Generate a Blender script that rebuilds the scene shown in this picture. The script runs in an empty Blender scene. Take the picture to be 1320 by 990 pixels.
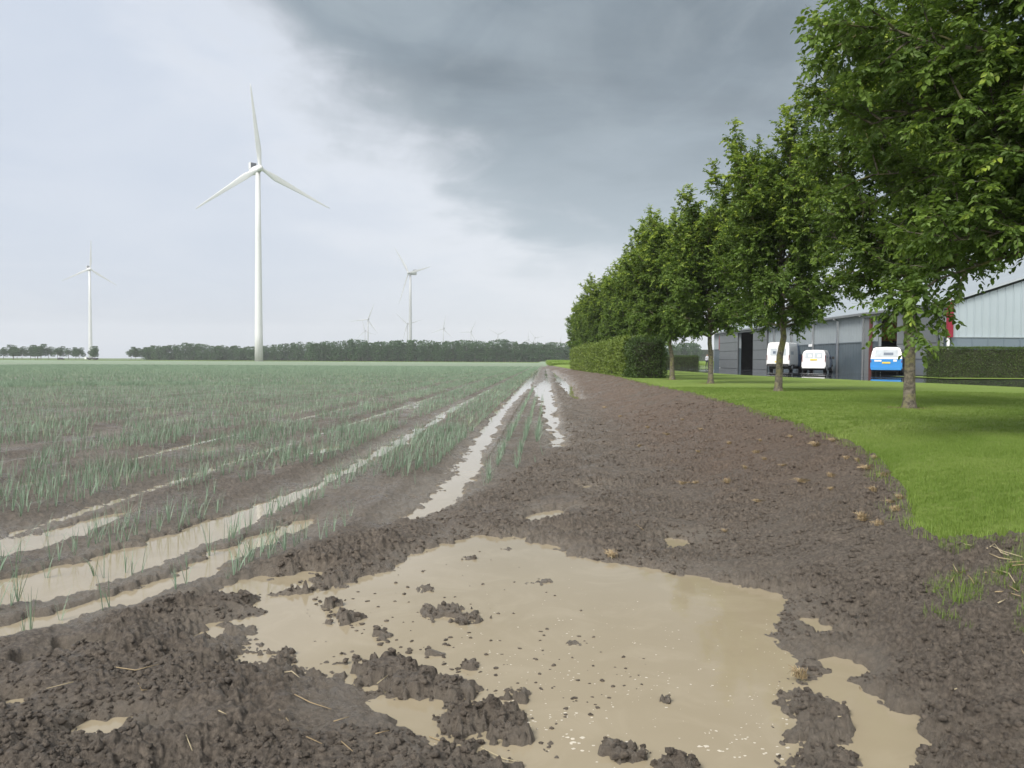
import bpy, math, random
import numpy as np
from mathutils import Vector, Matrix
C = bpy.context.scene.collection
PI = math.pi
random.seed(7)
RNG = np.random.default_rng(7)

# ---------------------------------------------------------------- camera
CAM = np.array([0.0, 0.0, 1.55])
FPX = 1000.0
PITCH = math.atan(31 / 1000.0)
ROLL = math.radians(0.3)
fw = np.array([0, math.cos(PITCH), -math.sin(PITCH)])
r0 = np.array([1.0, 0, 0]); u0 = np.array([0, math.sin(PITCH), math.cos(PITCH)])
RT = math.cos(ROLL) * r0 + math.sin(ROLL) * u0
UP = -math.sin(ROLL) * r0 + math.cos(ROLL) * u0
cd = bpy.data.cameras.new('camera'); cam = bpy.data.objects.new('camera', cd); C.objects.link(cam)
cd.sensor_width = 36; cd.lens = 36 * FPX / 1320; cd.clip_start = 0.05; cd.clip_end = 20000
M = Matrix(((RT[0], UP[0], -fw[0], CAM[0]), (RT[1], UP[1], -fw[1], CAM[1]), (RT[2], UP[2], -fw[2], CAM[2]), (0, 0, 0, 1)))
cam.matrix_world = M
sc = bpy.context.scene; sc.camera = cam

# ---------------------------------------------------------------- world, sun, exposure
SUN_EL, SUN_AZ = math.radians(46), math.radians(226)
w = bpy.data.worlds.new('World'); sc.world = w; w.use_nodes = True
nt = w.node_tree; N = nt.nodes; L = nt.links; N.clear()
def nd(tree, t, **k):
    n = tree.nodes.new(t)
    for a, b in k.items(): setattr(n, a, b)
    return n
def mth(tree, op, a, b=None, c=None, clamp=False):
    n = tree.nodes.new('ShaderNodeMath'); n.operation = op; n.use_clamp = clamp
    for i, v in enumerate((a, b, c)):
        if v is None: continue
        if isinstance(v, (int, float)): n.inputs[i].default_value = v
        else: tree.links.new(v, n.inputs[i])
    return n.outputs[0]
def mixc(tree, fac, a, b, mode='MIX'):
    n = tree.nodes.new('ShaderNodeMix'); n.data_type = 'RGBA'; n.blend_type = mode
    for sck, v in ((n.inputs[0], fac), (n.inputs[6], a), (n.inputs[7], b)):
        if isinstance(v, (int, float)): sck.default_value = v
        elif isinstance(v, (tuple, list)): sck.default_value = (v[0], v[1], v[2], 1)
        else: tree.links.new(v, sck)
    return n.outputs[2]
def sstep(tree, v, lo, hi):
    n = tree.nodes.new('ShaderNodeMapRange'); n.interpolation_type = 'SMOOTHSTEP'
    tree.links.new(v, n.inputs[0]); n.inputs[1].default_value = lo; n.inputs[2].default_value = hi
    return n.outputs[0]
def noise(tree, vec, scale, detail=4, rough=0.5, dist=0.0):
    n = tree.nodes.new('ShaderNodeTexNoise'); n.inputs['Scale'].default_value = scale
    n.inputs['Detail'].default_value = detail; n.inputs['Roughness'].default_value = rough
    n.inputs['Distortion'].default_value = dist
    if vec is not None: tree.links.new(vec, n.inputs['Vector'])
    return n.outputs['Fac']
tc = nd(nt, 'ShaderNodeTexCoord'); sep = nd(nt, 'ShaderNodeSeparateXYZ'); L.new(tc.outputs['Generated'], sep.inputs[0])
X, Y, Z = sep.outputs
zc = mth(nt, 'ADD', mth(nt, 'MAXIMUM', Z, 0.0), 0.16)
comb = nd(nt, 'ShaderNodeCombineXYZ'); L.new(mth(nt, 'DIVIDE', X, zc), comb.inputs[0]); L.new(mth(nt, 'DIVIDE', Y, zc), comb.inputs[1])
P = comb.outputs[0]
n1 = noise(nt, P, 1.25, 8, 0.56, 0.5); n2 = noise(nt, P, 0.4, 4, 0.5); n3 = noise(nt, tc.outputs['Generated'], 3.2, 6, 0.6, 0.4)
n4 = noise(nt, P, 2.6, 7, 0.55, 0.8)
# storm cloud: a great tilted bank overhead, its lower edge dropping to the east
bank = mth(nt, 'ADD', mth(nt, 'MULTIPLY', X, 0.62), mth(nt, 'MULTIPLY', Z, 0.80))
bank = mth(nt, 'ADD', bank, mth(nt, 'MULTIPLY', mth(nt, 'SUBTRACT', n1, 0.5), 0.30))
bank = mth(nt, 'ADD', bank, mth(nt, 'MULTIPLY', mth(nt, 'SUBTRACT', n3, 0.5), 0.16))
bank = mth(nt, 'ADD', bank, mth(nt, 'MULTIPLY', mth(nt, 'SUBTRACT', n4, 0.5), 0.16))
storm = sstep(nt, bank, 0.045, 0.20)
low = sstep(nt, mth(nt, 'ADD', Z, mth(nt, 'MULTIPLY', mth(nt, 'SUBTRACT', n3, 0.5), 0.08)), 0.05, 0.17)
back = sstep(nt, Y, -0.15, 0.35)
storm = mth(nt, 'MULTIPLY', mth(nt, 'MULTIPLY', storm, low), back)
light = mixc(nt, sstep(nt, X, -0.45, 0.15), (0.50, 0.555, 0.645), (0.62, 0.655, 0.70))
light = mixc(nt, mth(nt, 'MULTIPLY', sstep(nt, n1, 0.35, 0.7), 0.28), light, (0.66, 0.69, 0.74))
rim = mth(nt, 'MULTIPLY', sstep(nt, bank, -0.02, 0.10), 0.35)
light = mixc(nt, rim, light, (0.72, 0.735, 0.77))
dark = mixc(nt, sstep(nt, n1, 0.33, 0.66), (0.125, 0.16, 0.188), (0.24, 0.292, 0.335))
dark = mixc(nt, mth(nt, 'MULTIPLY', sstep(nt, n4, 0.40, 0.72), .4), dark, (0.37, 0.42, 0.455))
dark = mixc(nt, mth(nt, 'MULTIPLY', sstep(nt, n2, 0.42, 0.62), .5), dark, (0.20, 0.24, 0.27))
dark = mixc(nt, mth(nt, 'SUBTRACT', 1.0, sstep(nt, Z, 0.10, 0.34)), dark, (0.36, 0.425, 0.475))
cloud = mixc(nt, storm, light, dark)
bright_back = sstep(nt, mth(nt, 'MULTIPLY', Y, -1.0), -0.1, 0.6)  # unseen sky behind the camera, brightened as added fill light
cloud = mixc(nt, bright_back, cloud, (1.35, 1.35, 1.32))
sky = nd(nt, 'ShaderNodeTexSky', sky_type='NISHITA', sun_disc=False)
sky.sun_elevation = SUN_EL; sky.sun_rotation = SUN_AZ
b1 = nd(nt, 'ShaderNodeBackground'); b1.inputs[1].default_value = 0.08; L.new(sky.outputs[0], b1.inputs[0])
b2 = nd(nt, 'ShaderNodeBackground'); b2.inputs[1].default_value = 1.0; L.new(cloud, b2.inputs[0])
mx = nd(nt, 'ShaderNodeMixShader'); mx.inputs[0].default_value = 0.93
L.new(b1.outputs[0], mx.inputs[1]); L.new(b2.outputs[0], mx.inputs[2])
wo = nd(nt, 'ShaderNodeOutputWorld'); L.new(mx.outputs[0], wo.inputs[0])

sl = bpy.data.lights.new('sun', 'SUN'); sl.energy = 3.3; sl.angle = math.radians(24); sl.color = (1, 0.96, 0.88)
so = bpy.data.objects.new('sun', sl); C.objects.link(so)
sd_ = Vector((math.sin(SUN_AZ) * math.cos(SUN_EL), math.cos(SUN_AZ) * math.cos(SUN_EL), math.sin(SUN_EL)))
so.rotation_euler = (sd_).to_track_quat('Z', 'Y').to_euler()
vs = sc.view_settings; vs.view_transform = 'Standard'; vs.look = 'None'; vs.exposure = 0.40; vs.gamma = 1
sc.cycles.max_bounces = 6; sc.cycles.diffuse_bounces = 3; sc.cycles.glossy_bounces = 3
sc.cycles.transmission_bounces = 4; sc.cycles.volume_bounces = 0; sc.cycles.use_denoising = True

# ---------------------------------------------------------------- helpers
def tag(o, label=None, cat=None, group=None, kind=None):
    for k, v in (('label', label), ('category', cat), ('group', group), ('kind', kind)):
        if v: o[k] = v
    return o
def empty(name, loc, rz=0.0):
    o = bpy.data.objects.new(name, None); C.objects.link(o); o.location = loc; o.rotation_euler = (0, 0, rz)
    o.empty_display_size = 0.2; return o
def mesh_obj(name, V, F, mat, parent=None, smooth=False, mi=None, attr=None):
    me = bpy.data.meshes.new(name)
    me.from_pydata([tuple(v) for v in V], [], [tuple(f) for f in F])
    for m in (mat if isinstance(mat, (list, tuple)) else [mat]): me.materials.append(m)
    if mi is not None: me.polygons.foreach_set('material_index', np.array(mi, np.int32))
    if smooth: me.polygons.foreach_set('use_smooth', np.ones(len(me.polygons), bool))
    me.update()
    o = bpy.data.objects.new(name, me); C.objects.link(o)
    if parent: o.parent = parent
    return o
def np_mesh(name, V, F, mats, smooth=True, attrs=None, mi=None):
    """V (n,3); F (m,k) constant k; fast path"""
    me = bpy.data.meshes.new(name); V = np.asarray(V, np.float32); F = np.asarray(F, np.int32)
    m, k = F.shape
    me.vertices.add(len(V)); me.vertices.foreach_set('co', V.ravel())
    me.loops.add(m * k); me.loops.foreach_set('vertex_index', F.ravel())
    me.polygons.add(m); me.polygons.foreach_set('loop_start', np.arange(0, m * k, k, dtype=np.int32))
    me.polygons.foreach_set('loop_total', np.full(m, k, np.int32))
    me.polygons.foreach_set('use_smooth', np.full(m, smooth, bool))
    for mm in (mats if isinstance(mats, (list, tuple)) else [mats]): me.materials.append(mm)
    if mi is not None: me.polygons.foreach_set('material_index', np.asarray(mi, np.int32))
    for an, av in (attrs or {}).items():
        a = me.attributes.new(an, 'FLOAT', 'POINT'); a.data.foreach_set('value', np.asarray(av, np.float32))
    me.update(calc_edges=True); me.validate()
    return me
def link(me, name, parent=None):
    o = bpy.data.objects.new(name, me); C.objects.link(o)
    if parent: o.parent = parent
    return o
class MB:
    def __init__(s): s.V = []; s.F = []; s.mi = []
    def add(s, V, F, m=0):
        n = len(s.V); s.V += [tuple(v) for v in V]; s.F += [tuple(i + n for i in f) for f in F]; s.mi += [m] * len(F)
    def box(s, x0, x1, y0, y1, z0, z1, m=0):
        V = [(x0, y0, z0), (x1, y0, z0), (x1, y1, z0), (x0, y1, z0), (x0, y0, z1), (x1, y0, z1), (x1, y1, z1), (x0, y1, z1)]
        s.add(V, [(0, 3, 2, 1), (4, 5, 6, 7), (0, 1, 5, 4), (1, 2, 6, 5), (2, 3, 7, 6), (3, 0, 4, 7)], m)
    def tube(s, pts, rad, seg=8, m=0, cap=True):
        n0 = len(s.V); pts = [Vector(p) for p in pts]; n = len(pts)
        rad = rad if isinstance(rad, (list, tuple)) else [rad] * n
        for i, p in enumerate(pts):
            t = (pts[min(i + 1, n - 1)] - pts[max(i - 1, 0)]).normalized()
            a = t.orthogonal().normalized() if abs(t.z) < 0.95 else Vector((1, 0, 0)); a = (a - t * a.dot(t)).normalized(); b = t.cross(a)
            for k in range(seg):
                q = p + (a * math.cos(2 * PI * k / seg) + b * math.sin(2 * PI * k / seg)) * rad[i]; s.V.append(tuple(q))
        for i in range(n - 1):
            for k in range(seg):
                k2 = (k + 1) % seg; s.F.append((n0 + i * seg + k, n0 + i * seg + k2, n0 + (i + 1) * seg + k2, n0 + (i + 1) * seg + k)); s.mi.append(m)
        if cap:
            s.F.append(tuple(n0 + k for k in reversed(range(seg)))); s.F.append(tuple(n0 + (n - 1) * seg + k for k in range(seg))); s.mi += [m, m]
    def build(s, name, mat, parent=None, smooth=False): return mesh_obj(name, s.V, s.F, mat, parent, smooth, s.mi)

def new_mat(name):
    m = bpy.data.materials.new(name); m.use_nodes = True; t = m.node_tree; b = t.nodes['Principled BSDF']; return m, t, b
def simple(name, col, rough=0.5, var=0.15, scale=3.0, bump=0.0, metal=0.0, spec=0.5, coords='Object'):
    m, t, b = new_mat(name); c = nd(t, 'ShaderNodeTexCoord')
    f = noise(t, c.outputs[coords], scale, 5, 0.6)
    a = tuple(max(0, x * (1 - var)) for x in col); d = tuple(min(1, x * (1 + var)) for x in col)
    t.links.new(mixc(t, sstep(t, f, 0.25, 0.75), a, d), b.inputs['Base Color'])
    b.inputs['Roughness'].default_value = rough; b.inputs['Metallic'].default_value = metal; b.inputs['Specular IOR Level'].default_value = spec
    if bump:
        bn = nd(t, 'ShaderNodeBump'); bn.inputs['Strength'].default_value = bump; bn.inputs['Distance'].default_value = 0.02
        t.links.new(noise(t, c.outputs[coords], scale * 6, 6, 0.65), bn.inputs['Height']); t.links.new(bn.outputs[0], b.inputs['Normal'])
    return m

def pix2ray(px, py): 
    d = fw * FPX + (px - 660.0) * RT - (py - 495.0) * UP; return d
def sm(t): t = np.clip(t, 0, 1); return t * t * (3 - 2 * t)
def H(x, y):
    q = x - 0.03 * y
    return 0.65 * sm((q - 1.2) / 3.8)
def gpt(px, py):
    d = pix2ray(px, py); z = 0.0
    for _ in range(30):
        t = (z - 1.55) / d[2]; x, y = d[0] * t, d[1] * t; z = 0.5 * z + 0.5 * float(H(x, y))
    return x, y
def at(px, py, Y):
    d = pix2ray(px, py); t = Y / d[1]; return d[0] * t, Y, 1.55 + d[2] * t

# numpy noises
def hsh(ix, iy, s):
    h = (ix.astype(np.int64) * 374761393 + iy.astype(np.int64) * 668265263 + s * 974634777) & 0xffffffff
    h = ((h ^ (h >> 13)) * 1274126177) & 0xffffffff
    return ((h ^ (h >> 16)) & 0xffffff) / float(0xffffff)
def pn(x, y, s=0):
    ix = np.floor(x); iy = np.floor(y); fx = x - ix; fy = y - iy; u = fx * fx * fx * (fx * (fx * 6 - 15) + 10); v = fy * fy * fy * (fy * (fy * 6 - 15) + 10)
    def g(dx, dy):
        a = hsh(ix + dx, iy + dy, s) * 2 * PI; return np.cos(a) * (fx - dx) + np.sin(a) * (fy - dy)
    return ((g(0, 0) * (1 - u) + g(1, 0) * u) * (1 - v) + (g(0, 1) * (1 - u) + g(1, 1) * u) * v) * 1.5
def fbm(x, y, o=4, s=0, g=0.5):
    a = 1; r = 0
    for i in range(o): r = r + a * pn(x * 2 ** i, y * 2 ** i, s + i); a *= g
    return r
def clods(x, y, cell, s, rmin, rmax, prob=1.0):
    x = x / cell; y = y / cell; ix = np.floor(x); iy = np.floor(y); best = np.zeros_like(x)
    for dx in (-1, 0, 1):
        for dy in (-1, 0, 1):
            jx = ix + dx; jy = iy + dy
            cx = jx + hsh(jx, jy, s); cy = jy + hsh(jx, jy, s + 1); rr = rmin + (rmax - rmin) * hsh(jx, jy, s + 2) ** 1.5
            rr = np.where(hsh(jx, jy, s + 3) < prob, rr, 0)
            best = np.maximum(best, np.sqrt(np.maximum(0, rr ** 2 - (x - cx) ** 2 - (y - cy) ** 2)))
    return best * cell
def poly_sd(x, y, poly):
    """signed distance, negative inside"""
    P = np.array(poly); d = np.full(x.shape, 1e9); ins = np.zeros(x.shape, bool)
    for i in range(len(P)):
        ax, ay = P[i]; bx, by = P[(i + 1) % len(P)]; ex, ey = bx - ax, by - ay
        t = np.clip(((x - ax) * ex + (y - ay) * ey) / (ex * ex + ey * ey + 1e-12), 0, 1)
        d = np.minimum(d, (x - ax - t * ex) ** 2 + (y - ay - t * ey) ** 2)
        c = ((ay > y) != (by > y)) & (x < ex * (y - ay) / (ey if abs(ey) > 1e-12 else 1e-12) + ax); ins ^= c
    d = np.sqrt(d); return np.where(ins, -d, d)

# ---------------------------------------------------------------- regions, read from the photograph and laid on the terrain
LAWN_PX = [(742, 477.5), (790, 485), (830, 496), (900, 511), (960, 528), (1010, 546), (1060, 562), (1095, 577), (1125, 592), (1140, 610), (1158, 636), (1168, 662), (1174, 690), (1200, 706), (1260, 703), (1330, 702), (1500, 700)]
LAWN = [gpt(*p) for p in LAWN_PX] + [(14, 4.5), (19.3, 15), (18.6, 28.6), (18.0, 33.5), (17.2, 36), (16.9, 39.5), (15.9, 43.5), (15, 50), (15, 140), (9, 200)]
LAWN2 = [(22.9, 40.7), (60, 40.7), (60, 48.8), (27.2, 48.8), (25.2, 47.2), (22.9, 47)]
PAVE = [(14.9, 140), (14.9, 50), (15.8, 43.5), (16.8, 39.5), (17.1, 36), (17.9, 33.5), (18.5, 28.6), (19.2, 15), (60, 15), (60, 40.8), (22.8, 40.8), (22.8, 47.1), (25.2, 47.4), (27.2, 48.6), (60, 48.6), (60, 140)]
HEAD_PX = [(-300, 900), (-40, 835), (60, 812), (240, 783), (330, 748), (410, 716), (520, 682), (580, 655), (640, 625), (700, 597), (729, 572), (724, 530), (714, 500), (709.5, 480), (708, 475), (760, 474)]
HEAD = [gpt(*p) for p in HEAD_PX] + [(30, 160), (30, 0.2), (-8, 0.2)]
PUD = [
 # main puddle
 ([(622, 690), (660, 693), (700, 704), (760, 722), (830, 732), (900, 745), (975, 757), (1020, 768), (1012, 790), (1004, 808), (1012, 830), (1032, 850), (1042, 870), (1036, 895), (1012, 915), (1020, 940), (1028, 965), (1012, 985), (1000, 1012), (905, 1015), (880, 985), (850, 978), (820, 1010), (740, 1020), (690, 1000), (655, 965), (612, 930), (560, 905), (545, 880), (470, 882), (430, 850), (395, 812), (330, 800), (330, 770), (395, 765), (450, 752), (500, 735), (545, 712), (590, 696)], 0.055, 0.15),
 ([(250, 770), (310, 745), (400, 735), (430, 738), (400, 760), (300, 775), (240, 782)], 0.02, 0.08),
 ([(440, 880), (540, 880), (560, 915), (640, 930), (690, 960), (720, 990), (640, 985), (560, 950), (470, 910)], 0.035, 0.14),
 ([(300, 800), (400, 795), (440, 850), (480, 885), (400, 870), (340, 840)], 0.03, 0.14),
 # right-hand pools
 ([(1040, 795), (1078, 800), (1082, 812), (1045, 816)], 0.03, 0.05),
 ([(1058, 838), (1095, 845), (1110, 862), (1095, 885), (1130, 905), (1180, 915), (1195, 945), (1205, 1000), (1100, 1005), (1092, 960), (1085, 920), (1050, 895), (1068, 870)], 0.05, 0.12),
 ([(862, 694), (888, 696), (890, 710), (866, 708)], 0.03, 0.06),
 ([(668, 672), (690, 662), (735, 655), (728, 668), (700, 676)], 0.025, 0.08),
 ([(748, 626), (768, 624), (766, 632), (750, 632)], 0.02, 0.1),
 ([(715, 686), (738, 690), (730, 696)], 0.02, 0.06),
 # left pools at the photographer's feet
 ([(85, 838), (150, 832), (168, 840), (120, 850), (80, 848)], 0.022, 0.05),
 ([(95, 935), (150, 920), (195, 915), (190, 935), (130, 950), (88, 948)], 0.022, 0.05),
 ([(250, 862), (300, 850), (340, 835), (350, 848), (300, 868), (255, 872)], 0.018, 0.05),
 ([(205, 832), (250, 818), (292, 812), (290, 822), (240, 832)], 0.02, 0.07),
 ([(255, 806), (300, 796), (332, 800), (300, 814)], 0.02, 0.08),
 ([(285, 862), (310, 846), (352, 842), (350, 852), (320, 868)], 0.02, 0.08),
 ([(30, 868), (70, 860), (75, 866), (35, 874)], 0.015, 0.06),
 ([(0, 905), (40, 898), (60, 906), (10, 915)], 0.015, 0.05),
 # wheel track A
 ([(519, 672), (545, 655), (560, 640), (585, 612), (605, 585), (622, 555), (640, 530), (655, 515), (668, 500), (680, 490), (689, 479), (694, 476), (691, 486), (686, 500), (668, 513), (655, 527), (650, 545), (634, 565), (622, 590), (618, 610), (600, 632), (582, 650), (560, 662), (535, 672)], 0.04, 0.10),
 # B
 ([(702, 476), (705, 476), (707, 490), (712, 500), (716, 520), (722, 550), (728, 576), (714, 577), (708, 555), (700, 535), (692, 515), (686, 502), (694, 494), (702, 490)], 0.03, 0.12),
 # C
 ([(711, 478), (716, 478), (730, 487), (742, 496), (744, 504), (752, 516), (738, 516), (726, 503), (716, 490)], 0.07, 0.22),
 # D and E
 ([(601, 517), (594, 526), (560, 548), (520, 575), (480, 594), (430, 622), (370, 655), (300, 690), (230, 718), (130, 755), (60, 775), (-40, 792), (-60, 760), (60, 735), (150, 712), (240, 682), (320, 656), (400, 628), (470, 590), (520, 562), (560, 540)], 0.03, 0.07),
 ([(404, 668), (398, 682), (350, 702), (300, 728), (250, 752), (180, 778), (100, 800), (-20, 832), (-40, 815), (60, 795), (160, 762), (230, 742), (262, 718), (330, 690), (370, 676)], 0.035, 0.06),
 # F upper-left shiny track
 ([(-60, 705), (40, 690), (130, 665), (180, 655), (140, 682), (60, 712), (-60, 735)], 0.02, 0.10),
 ([(340, 605), (400, 578), (455, 573), (440, 583), (380, 592), (350, 610)], 0.015, 0.25),
 ([(240, 582), (290, 577), (295, 581), (245, 586)], 0.015, 0.3),
 ([(520, 527), (545, 518), (548, 522), (525, 532)], 0.015, 0.4),
]
PUDW = [([gpt(*p) for p in pl], dp, sf) for pl, dp, sf in PUD]
RIDGES = [([(235, 790), (280, 762), (340, 752), (400, 752), (415, 765), (350, 785), (280, 795)], 0.07), ([(190, 790), (215, 778), (245, 785), (235, 800), (200, 802)], 0.07),
          ([(0, 800), (60, 785), (130, 765), (200, 738), (222, 738), (200, 755), (120, 785), (40, 812)], 0.07), ([(330, 735), (400, 712), (520, 682), (560, 690), (470, 725), (400, 742)], 0.05)]
RIDW = [([gpt(*p) for p in pl], h) for pl, h in RIDGES]
PUDBLOBS = [gpt(a, b) + (s,) for a, b, s in ((605, 720, .05), (655, 708, .04), (545, 760, .06), (570, 790, .10), (600, 798, .08), (450, 798, .06), (495, 820, .045), (560, 842, .045), (500, 870, .10), (530, 885, .09),
    (590, 892, .07), (672, 898, .045), (660, 950, .06), (800, 970, .055), (700, 750, .05), (685, 752, .04), (580, 700, .03), (640, 930, .07), (600, 935, .08), (430, 780, .04), (610, 860, .035), (740, 830, .035), (860, 905, .035), (876, 990, .04))]
_r = random.Random(3); CRUMB = []
for _i in range(260):
    _u, _v = _r.random() ** 2.0, _r.random(); _x, _y = 400 + 300 * _v + _u * 170, 775 + 195 * _v - _u * 110; CRUMB.append(gpt(_x, _y) + (_r.uniform(.006, .02) * (1 - .4 * _u),))
ROWK = 0.045
TRK0, TRKP = -1.3, 1.68
def soil_height(x, y, fine=True):
    """height of the bare soil"""
    h = H(x, y)
    ysafe = np.maximum(y, 0.1)
    r = x - ROWK * y
    sdh = np.full(x.shape, 50.0); m = (np.abs(x) < 60) & (y > -2) & (y < 190)
    sdh[m] = poly_sd(x[m], y[m], HEAD)
    head = sm(0.5 - sdh / 0.3)                     # 1 inside the churned headland
    sdl = np.full(x.shape, 50.0); ml = (x > 1) & (x < 30) & (y > 2) & (y < 210); sdl[ml] = poly_sd(x[ml], y[ml], LAWN)
    sdl2 = np.full(x.shape, 50.0); ml = (x > 20) & (x < 62) & (y > 38) & (y < 52); sdl2[ml] = poly_sd(x[ml], y[ml], LAWN2)
    sdp = np.full(x.shape, 50.0); ml = (x > 12) & (x < 62) & (y > 12) & (y < 145); sdp[ml] = poly_sd(x[ml], y[ml], PAVE)
    far = sm((170 - np.hypot(x, y)) / 60)
    # beds and wheel tracks
    ph = ((r - TRK0) / TRKP) % 1.0; dtr = np.minimum(ph, 1 - ph) * TRKP
    along = fbm(x * 0.45, y * 0.16, 3, 11) 
    bed = 0.055 + 0.018 * along - (0.057 + 0.018 * along - .016 * fbm(x * .35 + 5, y * .25, 3, 12)) * np.exp(-(dtr / 0.22) ** 2) + 0.008 * fbm(x * 3, y * 1.2, 3, 21)
    bed = bed + 0.02 * np.exp(-((dtr - 0.45) / 0.12) ** 2)
    bed = np.where(r > -0.9, 0.035 + 0.015 * along + 0.02 * np.exp(-((r - 0.6 + 0.0 * y) / 0.25) ** 2) , bed)
    mud = 0.058 + 0.024 * fbm(x * 0.9, y * 0.9, 3, 31) + 0.034 * fbm(x * 2.6, y * 2.6, 3, 33) 
    flat = mud * head + bed * (1 - head) * far + 0.06 * (1 - far) * (1 - head)
    # pools
    wet = np.zeros(x.shape)
    wob = 0.085 * fbm(x * 4, y * 4, 4, 41, .6) if fine else 0
    for pl, hh in RIDW:
        P = np.array(pl); lo = P.min(0) - 0.5; hi = P.max(0) + 0.5; m = (x > lo[0]) & (x < hi[0]) & (y > lo[1]) & (y < hi[1])
        if m.any():
            s_ = poly_sd(x[m], y[m], pl) + wob[m] if fine else poly_sd(x[m], y[m], pl); flat[m] = flat[m] + hh * sm(0.5 - s_ / 0.16)
    for pl, dp, sf in PUDW:
        P = np.array(pl); lo = P.min(0) - 1; hi = P.max(0) + 1; m = (x > lo[0]) & (x < hi[0]) & (y > lo[1]) & (y < hi[1])
        if not m.any(): continue
        s_ = poly_sd(x[m], y[m], pl) + ((wob[m] + np.clip((y[m] - 6) / 30, 0, .6) * .45 * fbm(x[m] * 3.1, y[m] * 1.1, 3, 43)) if fine else 0)
        k = sm(0.5 - s_ / (2 * sf)); base = np.zeros(m.sum())
        k2 = .62 * sm(1 - s_ / .45) * sm((22 - y[m]) / 6) * (dp > .029); flat[m] = flat[m] * (1 - k2) + .022 * k2; h[m] = h[m] * (1 - k2)
        flat[m] = flat[m] * (1 - k) + (-dp) * k; h[m] = h[m] * (1 - k); wet[m] = np.maximum(wet[m], sm(1 - s_ / 0.6))
    lift = np.zeros(x.shape)
    for bx, by, s_ in PUDBLOBS:
        m = (np.abs(x - bx) < 4 * s_) & (np.abs(y - by) < 4 * s_)
        if m.any():
            d = np.hypot(x[m] - bx, (y[m] - by)) / s_ + 0.8 * fbm(x[m] * 16, y[m] * 16, 3, 77); lift[m] = np.maximum(lift[m], (0.050 + .18 * s_ if s_ < .1 else .072) * sm(1.9 - d * 1.05))
    flat = flat + lift
    amp = 0.0
    if fine:
        near = sm((48 - np.hypot(x, y)) / 14); A = np.zeros(x.shape); mm = (near > 0) & (head > 0.02)
        xx = x[mm]; yy = y[mm]; wx = 0.018 * fbm(xx * 11, yy * 11, 3, 51); wy = 0.018 * fbm(xx * 11 + 9, yy * 11, 3, 55)
        xx = xx + wx; yy = yy + wy
        bil = lambda f, sd: 1 - np.abs(fbm(xx * f, yy * f, 3, sd, .6)) * 1.6
        a = 0.26 * clods(xx, yy, 0.16, 61, 0.12, 0.42, .5) + 0.55 * clods(xx, yy, 0.075, 65, 0.15, 0.5) + 0.7 * clods(xx + 3, yy, 0.036, 69, 0.15, 0.55) - 0.020 * bil(7, 71) + 0.013 * (1 - bil(16, 73)) + 0.010 * fbm(xx * 34, yy * 34, 2, 75) + .004
        inner = np.ones(a.shape); lum = 0.30 + 0.95 * sm(fbm(xx * 1.1, yy * 1.1, 3, 81) * 1.3 + 0.55)
        A[mm] = a * lum * .85
        pudk = sm((flat + 0.055) / 0.06)            # quieter under open water
        A = A * (0.35 + 0.65 * pudk)
        sml = 0.007 * fbm(x * 9, y * 9, 4, 91) + 0.004 * fbm(x * 30, y * 30, 2, 95)
        flat = flat + near * (A * head + 1.9 * sml * (1 - head) * sm((60 - np.hypot(x, y)) / 20))
    z = h + flat
    # soil sinks beneath turf and paving
    z = np.where(sdl < 0, h - 0.02 + (z - h + 0.02) * sm(1 + sdl / 0.12) , z)
    z = np.where(sdl2 < 0, h - 0.03, z)
    z = np.where(sdp < 0.1, h - 0.06, z)
    gp = (x > 12) & (y > -5) & (y < 160) & (sdl > 0) & (sdl2 > 0) & (sdp > 0); z = np.where(gp, h - 0.03, z)
    return z, dict(head=head, sdl=sdl, r=r, dtr=dtr, wet=wet, flat=flat)

# ---------------------------------------------------------------- ground sheet
def attr(t, n):
    a = nd(t, 'ShaderNodeAttribute'); a.attribute_name = n; return a.outputs['Fac']
gm, t, b = new_mat('soil')
c = nd(t, 'ShaderNodeTexCoord').outputs['Object']
f1 = noise(t, c, 1.3, 5, .6); f2 = noise(t, c, 38, 6, .7); f3 = noise(t, c, 240, 4, .7)
col = mixc(t, sstep(t, f2, .3, .75), (0.066, 0.054, 0.044), (0.235, 0.195, 0.158))
col = mixc(t, mth(t, 'MULTIPLY', sstep(t, f3, .5, .75), .45), col, (0.31, 0.26, 0.215))
col = mixc(t, mth(t, 'MULTIPLY', attr(t, 'rust'), mth(t, 'ADD', .35, mth(t, 'MULTIPLY', f1, .6))), col, mixc(t, sstep(t, f2, .3, .7), (0.074, 0.047, 0.033), (0.19, 0.135, 0.10)))
col = mixc(t, mth(t, 'MULTIPLY', attr(t, 'silt'), .75), col, mixc(t, f1, (0.19, 0.165, 0.14), (0.27, 0.235, 0.195)))
cropn = mixc(t, sstep(t, noise(t, c, 0.35, 5, .6), .3, .7), (0.185, 0.255, 0.17), (0.235, 0.305, 0.205))
col = mixc(t, attr(t, 'crop'), col, cropn)
col = mixc(t, attr(t, 'turf'), col, mixc(t, f1, (0.07, 0.12, 0.025), (0.12, 0.17, 0.04)))
t.links.new(col, b.inputs['Base Color'])
b.inputs['Specular IOR Level'].default_value = .4
rg = mth(t, 'SUBTRACT', mth(t, 'ADD', mth(t, 'ADD', .18, mth(t, 'MULTIPLY', sstep(t, f1, .35, .55), .3)), mth(t, 'MULTIPLY', f2, .3)), mth(t, 'MULTIPLY', attr(t, 'silt'), .25)); t.links.new(rg, b.inputs['Roughness'])
rg2 = mth(t, 'MAXIMUM', rg, mth(t, 'MULTIPLY', attr(t, 'crop'), .9)); t.links.new(rg2, b.inputs['Roughness'])
bn = nd(t, 'ShaderNodeBump'); bn.inputs['Strength'].default_value = 1; bn.inputs['Distance'].default_value = .022
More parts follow.
